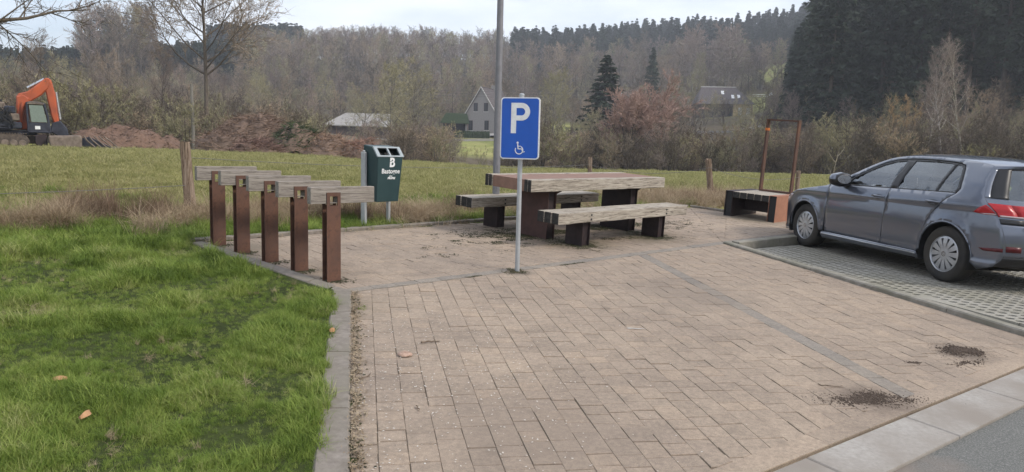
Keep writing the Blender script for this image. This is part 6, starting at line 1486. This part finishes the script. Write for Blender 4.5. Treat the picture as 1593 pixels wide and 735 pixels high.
# top, windscreen, roof, tail: strips between centre line and side edge
TS = [0, .12, .25, .38, .5, .62, .72, .80, .86, .91, .955, .985, 1.0]
rows = []
for (es, ez), (cs, cz) in zip(ED, CD):
    yE = hw(es, ez); row = []
    for t in TS: row.append((cs + (es - cs) * t ** 3.0, yE * t, cz + (ez - cz) * t ** 2.3))
    rows.append(row)
def topstrip(name, r0, r1, t0, t1, mat, off=0, both=True, thick=.006):
    m = MB(); R_ = rows[int(r0 * SUBD):int(r1 * SUBD) + 1]; cols = [j for j, t in enumerate(TS) if t0 - 1e-6 <= t <= t1 + 1e-6]; n_ = len(cols)
    full = ([-j for j in cols[::-1]] if both else []) ; W_ = []
    for r_ in R_:
        line = []
        if both:
            for j in cols[::-1]:
                if TS[j] > 0 or t0 > 0: s, y, z = r_[j]; line.append(V3(s, -y, z))
        for j in cols: s, y, z = r_[j]; line.append(V3(s, y, z))
        W_.append(line)
    k = len(W_[0])
    for line in W_: m.v += line
    gap = (len(cols) - 1) if (both and t0 > 0) else None
    for i in range(len(W_) - 1):
        for j in range(k - 1):
            if gap is not None and j == gap: continue
            m.f.append((i * k + j, i * k + j + 1, (i + 1) * k + j + 1, (i + 1) * k + j)); m.m.append(0)
    me = mesh_of(name, m, mat, True); b = bmesh.new(); b.from_mesh(me); b.normal_update()
    # outward = away from car centre
    cc = Vector((1.4, 0, .6)); s_ = sum((f.normal.dot(f.calc_center_median() - cc)) for f in b.faces)
    if s_ < 0: bmesh.ops.reverse_faces(b, faces=b.faces)
    b.normal_update()
    if off: 
        for v in b.verts: v.co += v.normal * off
    b.to_mesh(me); b.free(); o = link(name, me, car)
    if thick: md = o.modifiers.new('thick', 'SOLIDIFY'); md.thickness = thick; md.offset = -1
    return o
topstrip('bonnet', 2, 6, 0, 1, m_cp); topstrip('front_bumper', 0, 2, 0, 1, m_cp)
topstrip('cowl', 6, 6.34, 0, 1, m_blk); topstrip('windscreen', 6.34, 9.67, 0, .91, m_cg, thick=0); topstrip('windscreen_pillar', 6.34, 9.67, .91, 1, m_cp)
topstrip('roof', 9.67, 16, 0, 1, m_cp); topstrip('spoiler_edge', 16, 17, 0, 1, m_cp)
topstrip('tailgate_glass', 17.34, 20.34, 0, .80, m_cg, thick=0); topstrip('tailgate_glass_border', 17, 20.34, .80, .955, m_blk); topstrip('tail_pillar', 17, 20.34, .955, 1, m_cp); topstrip('glass_top_border', 17, 17.34, 0, .80, m_blk)
topstrip('tailgate', 20.34, 24, 0, 1, m_cp); topstrip('rear_bumper', 24, 27, 0, 1, m_cp); topstrip('rear_apron', 27, 28, 0, 1, m_blk)
topstrip('number_plate_recess', 24, 25.67, 0, .38, m_blk, .004); topstrip('lower_shade', 23.3, 24.0, .72, 1.0, m_blk, .002)
# front lower bumper face
m = MB(); 
for (s, z) in ((.0, .58), (-.0, .40), (.05, .25), (.10, .2)):
    for k in range(-6, 7): t = k / 6; m.v.append(V3(s + .02 + .20 * abs(t) ** 3, .70 * t, z))
for a in range(3):
    for b in range(12): m.f.append((a * 13 + b, a * 13 + b + 1, (a + 1) * 13 + b + 1, (a + 1) * 13 + b)); m.m.append(0)
mk('front_grille', m, m_blk, car)
# tail lamps: side part and rear part
panel('tail_lamp', [(3.82, .828), (3.89, .888), (3.945, .918), (4.005, .874), (4.058, .815), (3.94, .812)], m_red, car, .006, step=.04, thick=.012)
panel('tail_lamp_clear', [(3.90, .824), (4.046, .833), (4.056, .818), (3.94, .815)], m_clear, car, .009, step=.04, thick=.006)
topstrip('tail_lamp', 21.25, 23.0, .80, 1.0, m_red, .008); topstrip('tail_lamp_inner', 21.25, 23.0, .50, .80, m_red, .007); topstrip('lamp_divider', 20.8, 23.0, .80, .80, m_blk) if False else None
topstrip('lamp_clear_strip', 22.75, 23.0, .62, .985, m_clear, .011)
topstrip('rear_reflector', 26.0, 26.67, .80, .985, m_redd, .005); panel('rear_reflector', [(3.93, .455), (4.148, .475), (4.148, .435), (3.98, .430)], m_redd, car, .005, step=.04)
# lettering on the tailgate, chrome
me = text_mesh('GOLF', .062, .002, .0015); me.materials.clear(); me.materials.append(m_chr); o = link('model_lettering', me, car)
o.matrix_basis = Matrix.Translation(V3(4.246, .50, .70)) @ Matrix.Rotation(math.radians(-90), 4, 'Z') @ Matrix.Rotation(math.radians(84), 4, 'X')
m = MB(); m.lathe([(0, 0), (.055, 0), (.06, .004), (.05, .012), (0, .012)], 24, 0, 'Y'); o = mk('rear_emblem', m, m_chr, car); o.matrix_basis = Matrix.Translation(V3(4.245, 0, .84)) @ Matrix.Rotation(math.radians(90), 4, 'Z')
# head lamps
panel('head_lamp', [(.08, .625), (.15, .69), (.34, .748), (.46, .745), (.36, .67), (.20, .60)], m_clear, car, .004, step=.03)
# underbody
m = MB(); m.prism([V3(s, 0, z)[::2] for s, z in ((.25, .20), (.25, .5), (4.0, .5), (4.05, .24), (3.9, .2))], -.60, .60, axis='Y'); mk('underbody', m, m_under, car, fix=True)
m = MB(); m.box(3.5 - 3.05, 3.5 - 1.31, -.84, .84, .19, .27); mk('floor_pan', m, m_under, car)
m = MB(); m.box(3.5 - 4.0, 3.5 - 1.3, -.78, .78, .50, .52); mk('cabin_floor', m, m_int, car)
# door handles over black discs painted as their shade, mirror, aerial
def handle(s, z):
    for sd_ in (1, -1):
        y = hw(s, z); m = MB(); m.lathe([(0, 0), (.05, .001), (.062, 0)], 20, 0, 'Y'); m.v = [(a * 1.45, b * sd_ * 3, c * .55) for a, b, c in m.v]; o = mk('handle_recess_shade', m, m_blk, car, fix=True); o.matrix_basis = Matrix.Translation(V3(s, sd_ * (y - .0015), z))
        m = MB(); m.tube([(-.10, sd_ * .004, .004), (-.085, sd_ * .030, .008), (0, sd_ * .038, .010), (.085, sd_ * .030, .008), (.10, sd_ * .004, .004)], [.011, .012, .0125, .012, .011], 8); h_ = mk('door_handle', m, m_cp, car, auto=60); h_.matrix_basis = Matrix.Translation(V3(s, sd_ * (y - .004), z + .004))
handle(2.37, .862); handle(3.28, .876)
for sd_ in (1, -1):
    m = MB(); yb = hw(1.5, 1.0)
    sec = [(1.46, 1.0, .02), (1.50, 1.005, .085), (1.56, 1.01, .10), (1.62, 1.01, .095)]
    # mirror housing: rounded box from body to .20 outboard
    bm = bmesh.new(); bmesh.ops.create_cube(bm, size=1); bmesh.ops.subdivide_edges(bm, edges=bm.edges, cuts=3, use_grid_fill=True)
    for v in bm.verts:
        x, y, z = v.co * 2; l = math.sqrt(x * x + y * y + z * z); k = (max(abs(x), abs(y), abs(z)) / l) ** .62; x, y, z = x * k, y * k, z * k
        sh = 1 - .22 * max(0, y); v.co = Vector((x * .105 * sh - .0, y * .145, z * .10 * sh))
    me = bpy.data.meshes.new('mirror_housing'); bm.to_mesh(me); bm.free(); me.materials.append(m_cp); me.materials.append(m_blk); me.polygons.foreach_set('use_smooth', [True] * len(me.polygons))
    for p in me.polygons: p.material_index = 1 if p.center.z < -.012 or p.center.x < -.062 else 0
    o = link('mirror_housing', me, car); o.matrix_basis = Matrix.Translation(V3(1.70, sd_ * .985, 1.035)) @ Matrix.Diagonal((1, sd_, 1, 1))
    m = MB(); m.prism([(.035 * math.cos(a * .524) * 2.6, .050 * math.sin(a * .524)) for a in range(12)], 0, .003, axis='X'); g_ = mk('mirror_glass', m, m_chr, o, fix=True); g_.matrix_basis = Matrix.Translation((-.104, 0, .008)) @ Matrix.Diagonal((1, 1.15, 1.2, 1))
    m = MB(); m.box(3.5 - 1.76, 3.5 - 1.58, min(sd_ * .82, sd_ * .95), max(sd_ * .82, sd_ * .95), .955, .985); mk('mirror_foot', m, m_blk, car, bevel=.01)
m = MB(); m.prism([(-.07, 0), (.05, 0), (-.03, .035), (-.06, .04)], -.012, .012, axis='Y'); o = mk('aerial', m, m_blk, car, fix=True, bevel=.005); o.matrix_basis = Matrix.Translation(V3(3.62, 0, 1.415))
m = MB(); m.tube([V3(3.97, .03, 1.05), V3(4.17, .30, 1.06)], .009, 6); 
# interior: seats, headrests, dashboard, steering wheel
def rbox(name, x0, x1, y0, y1, z0, z1, rot=0, bev=.05, mat=None):
    m = MB(); cx, cz = (x0 + x1) / 2, z0; m.box(-(x1 - x0) / 2, (x1 - x0) / 2, y0, y1, 0, z1 - z0); o = mk(name, m, mat or m_int, car, bevel=bev, seg=3); o.matrix_basis = Matrix.Translation((cx, 0, cz)) @ Matrix.Rotation(math.radians(rot), 4, 'Y'); return o
for y0 in (.14, -.62):
    rbox('seat_cushion', 3.5 - 2.55, 3.5 - 2.05, y0, y0 + .48, .50, .66); rbox('seat_back', 3.5 - 2.68, 3.5 - 2.55, y0 + .02, y0 + .46, .60, 1.12, -14); rbox('headrest', 3.5 - 2.82, 3.5 - 2.73, y0 + .12, y0 + .36, 1.13, 1.32, -10, .04)
rbox('rear_seat_cushion', 3.5 - 3.40, 3.5 - 2.92, -.64, .64, .50, .66); rbox('rear_seat_back', 3.5 - 3.56, 3.5 - 3.42, -.62, .62, .6, 1.07, -18)
for y0 in (-.52, -.10, .32): rbox('rear_headrest', 3.5 - 3.68, 3.5 - 3.60, y0, y0 + .22, 1.07, 1.20, -12, .035)
rbox('dashboard', 3.5 - 1.85, 3.5 - 1.35, -.70, .70, .60, .97, 0, .08)
m = MB(); m.lathe([(.178 + .014 * math.cos(a), .014 * math.sin(a)) for a in [k * math.pi / 4 for k in range(8)]], 28, 0, 'Z', close=True); m.box(-.17, .17, -.02, .02, -.012, .008); o = mk('steering_wheel', m, m_blk, car, auto=60); o.matrix_basis = Matrix.Translation(V3(2.02, .37, .93)) @ Matrix.Rotation(math.radians(-66), 4, 'Y')
rbox('parcel_shelf', 3.5 - 4.05, 3.5 - 3.62, -.55, .55, .93, .95, 0, 0)
# wheels
def wheel():
    m = MB(); tp = [(.205, -.095), (.22, -.105), (.262, -.108), (.297, -.098), (.313, -.080), (.3165, -.04), (.3165, .04), (.313, .080), (.297, .098), (.262, .108), (.22, .105), (.205, .095)]
    m.lathe(tp, 56, 0, 'Y', close=False); ty = mesh_of('tyre', m, m_tyre, True)
    m = MB(); m.lathe([(.206, .094), (.200, .085), (.195, -.09)], 48, 0, 'Y'); m.lathe([(.195, -.05), (.03, -.05)], 48, 1, 'Y'); rim = mesh_of('rim', m, [m_hub, m_under], True)
    m = MB(); ns = 12; yo = .092
    def ringp(r, a, y): return (r * math.cos(a), y, r * math.sin(a))
    # outer ring, spokes in pairs, hub
    def sector(r0, r1, a0, a1, y0, y1, n=3):
        o = len(m.v)
        for k in range(n + 1):
            a = a0 + (a1 - a0) * k / n; m.v += [ringp(r0, a, y0), ringp(r1, a, y1), ringp(r0, a, y0 - .012), ringp(r1, a, y1 - .012)]
        for k in range(n):
            b = o + 4 * k; m.f += [(b, b + 1, b + 5, b + 4), (b + 2, b + 6, b + 7, b + 3), (b, b + 4, b + 6, b + 2), (b + 1, b + 3, b + 7, b + 5)]; m.m += [0] * 4
        m.f += [(o, o + 2, o + 3, o + 1), (o + 4 * n, o + 4 * n + 1, o + 4 * n + 3, o + 4 * n + 2)]; m.m += [0, 0]
    sector(.180, .207, 0, 2 * math.pi, yo - .002, yo - .010, 48)
    sector(.0, .068, 0, 2 * math.pi, yo + .006, yo + .002, 24)
    for k in range(ns):
        a = 2 * math.pi * k / ns; w0 = .17; o = len(m.v); 
        for (r_, wd_, yy) in ((.066, .032, yo + .001), (.12, .050, yo + .003), (.182, .062, yo - .003)):
            for s_ in (-1, 1):
                t_ = math.atan2(wd_ * .5, r_) * s_; m.v += [ringp(r_, a + t_, yy), ringp(r_, a + t_, yy - .014)]
        for q_ in range(2):
            b = o + 4 * q_; m.f += [(b, b + 2, b + 6, b + 4), (b, b + 4, b + 5, b + 1), (b + 2, b + 3, b + 7, b + 6)]; m.m += [0] * 3
    cov = mesh_of('wheel_cover', m, m_hub); fixn(cov)
    m = MB(); sector_r = [(.030, 0)]; 
    o_, i_ = ring2(0, 0, .024, .029, 0, 360, 24); strip(m, o_, i_, yo + .0085, .002)
    for p, q in (((-.012, .024), (0, .003)), ((.012, .024), (0, .003)), ((-.020, .010), (-.009, -.020)), ((-.009, -.020), (0, -.002)), ((0, -.002), (.009, -.020)), ((.009, -.020), (.020, .010))): bar(m, p, q, .0045, yo + .0085)
    emb = mesh_of('cover_emblem', m, m_chr)
    return ty, rim, cov, emb
WM = wheel()
for (s, sd_) in ((.86, 1), (3.50, 1), (.86, -1), (3.50, -1)):
    m = MB(); m.tube([(0, -.05, 0), (0, -.25, 0)], .05, 10); w = link('wheel', mesh_of('axle_stub', m, m_under), car); w.matrix_basis = Matrix.Translation(V3(s, sd_ * .765, .314)) @ (Matrix.Rotation(math.pi if sd_ < 0 else 0, 4, 'Z')) @ Matrix.Rotation(.2 + s, 4, 'Y')
    for nm, me in zip(('tyre', 'rim', 'wheel_cover', 'cover_emblem'), WM): link(nm, me, w)

# ================================================================ THE AIR
m = bpy.data.materials.new('thin_haze'); m.use_nodes = True; t = m.node_tree; t.nodes.clear()
vo = t.nodes.new('ShaderNodeVolumePrincipled'); vo.inputs['Color'].default_value = (.88, .92, 1.0, 1); vo.inputs['Density'].default_value = .0008; vo.inputs['Anisotropy'].default_value = .2
oo = t.nodes.new('ShaderNodeOutputMaterial'); t.links.new(vo.outputs[0], oo.inputs['Volume'])
mb = MB(); zlo = float(GZ.min()) - 1.5; mb.box(-2100, 2100, -1100, 2600, zlo, float(GZ.max()) + 40)
tag(mk('haze', mb, m), kind='stuff')
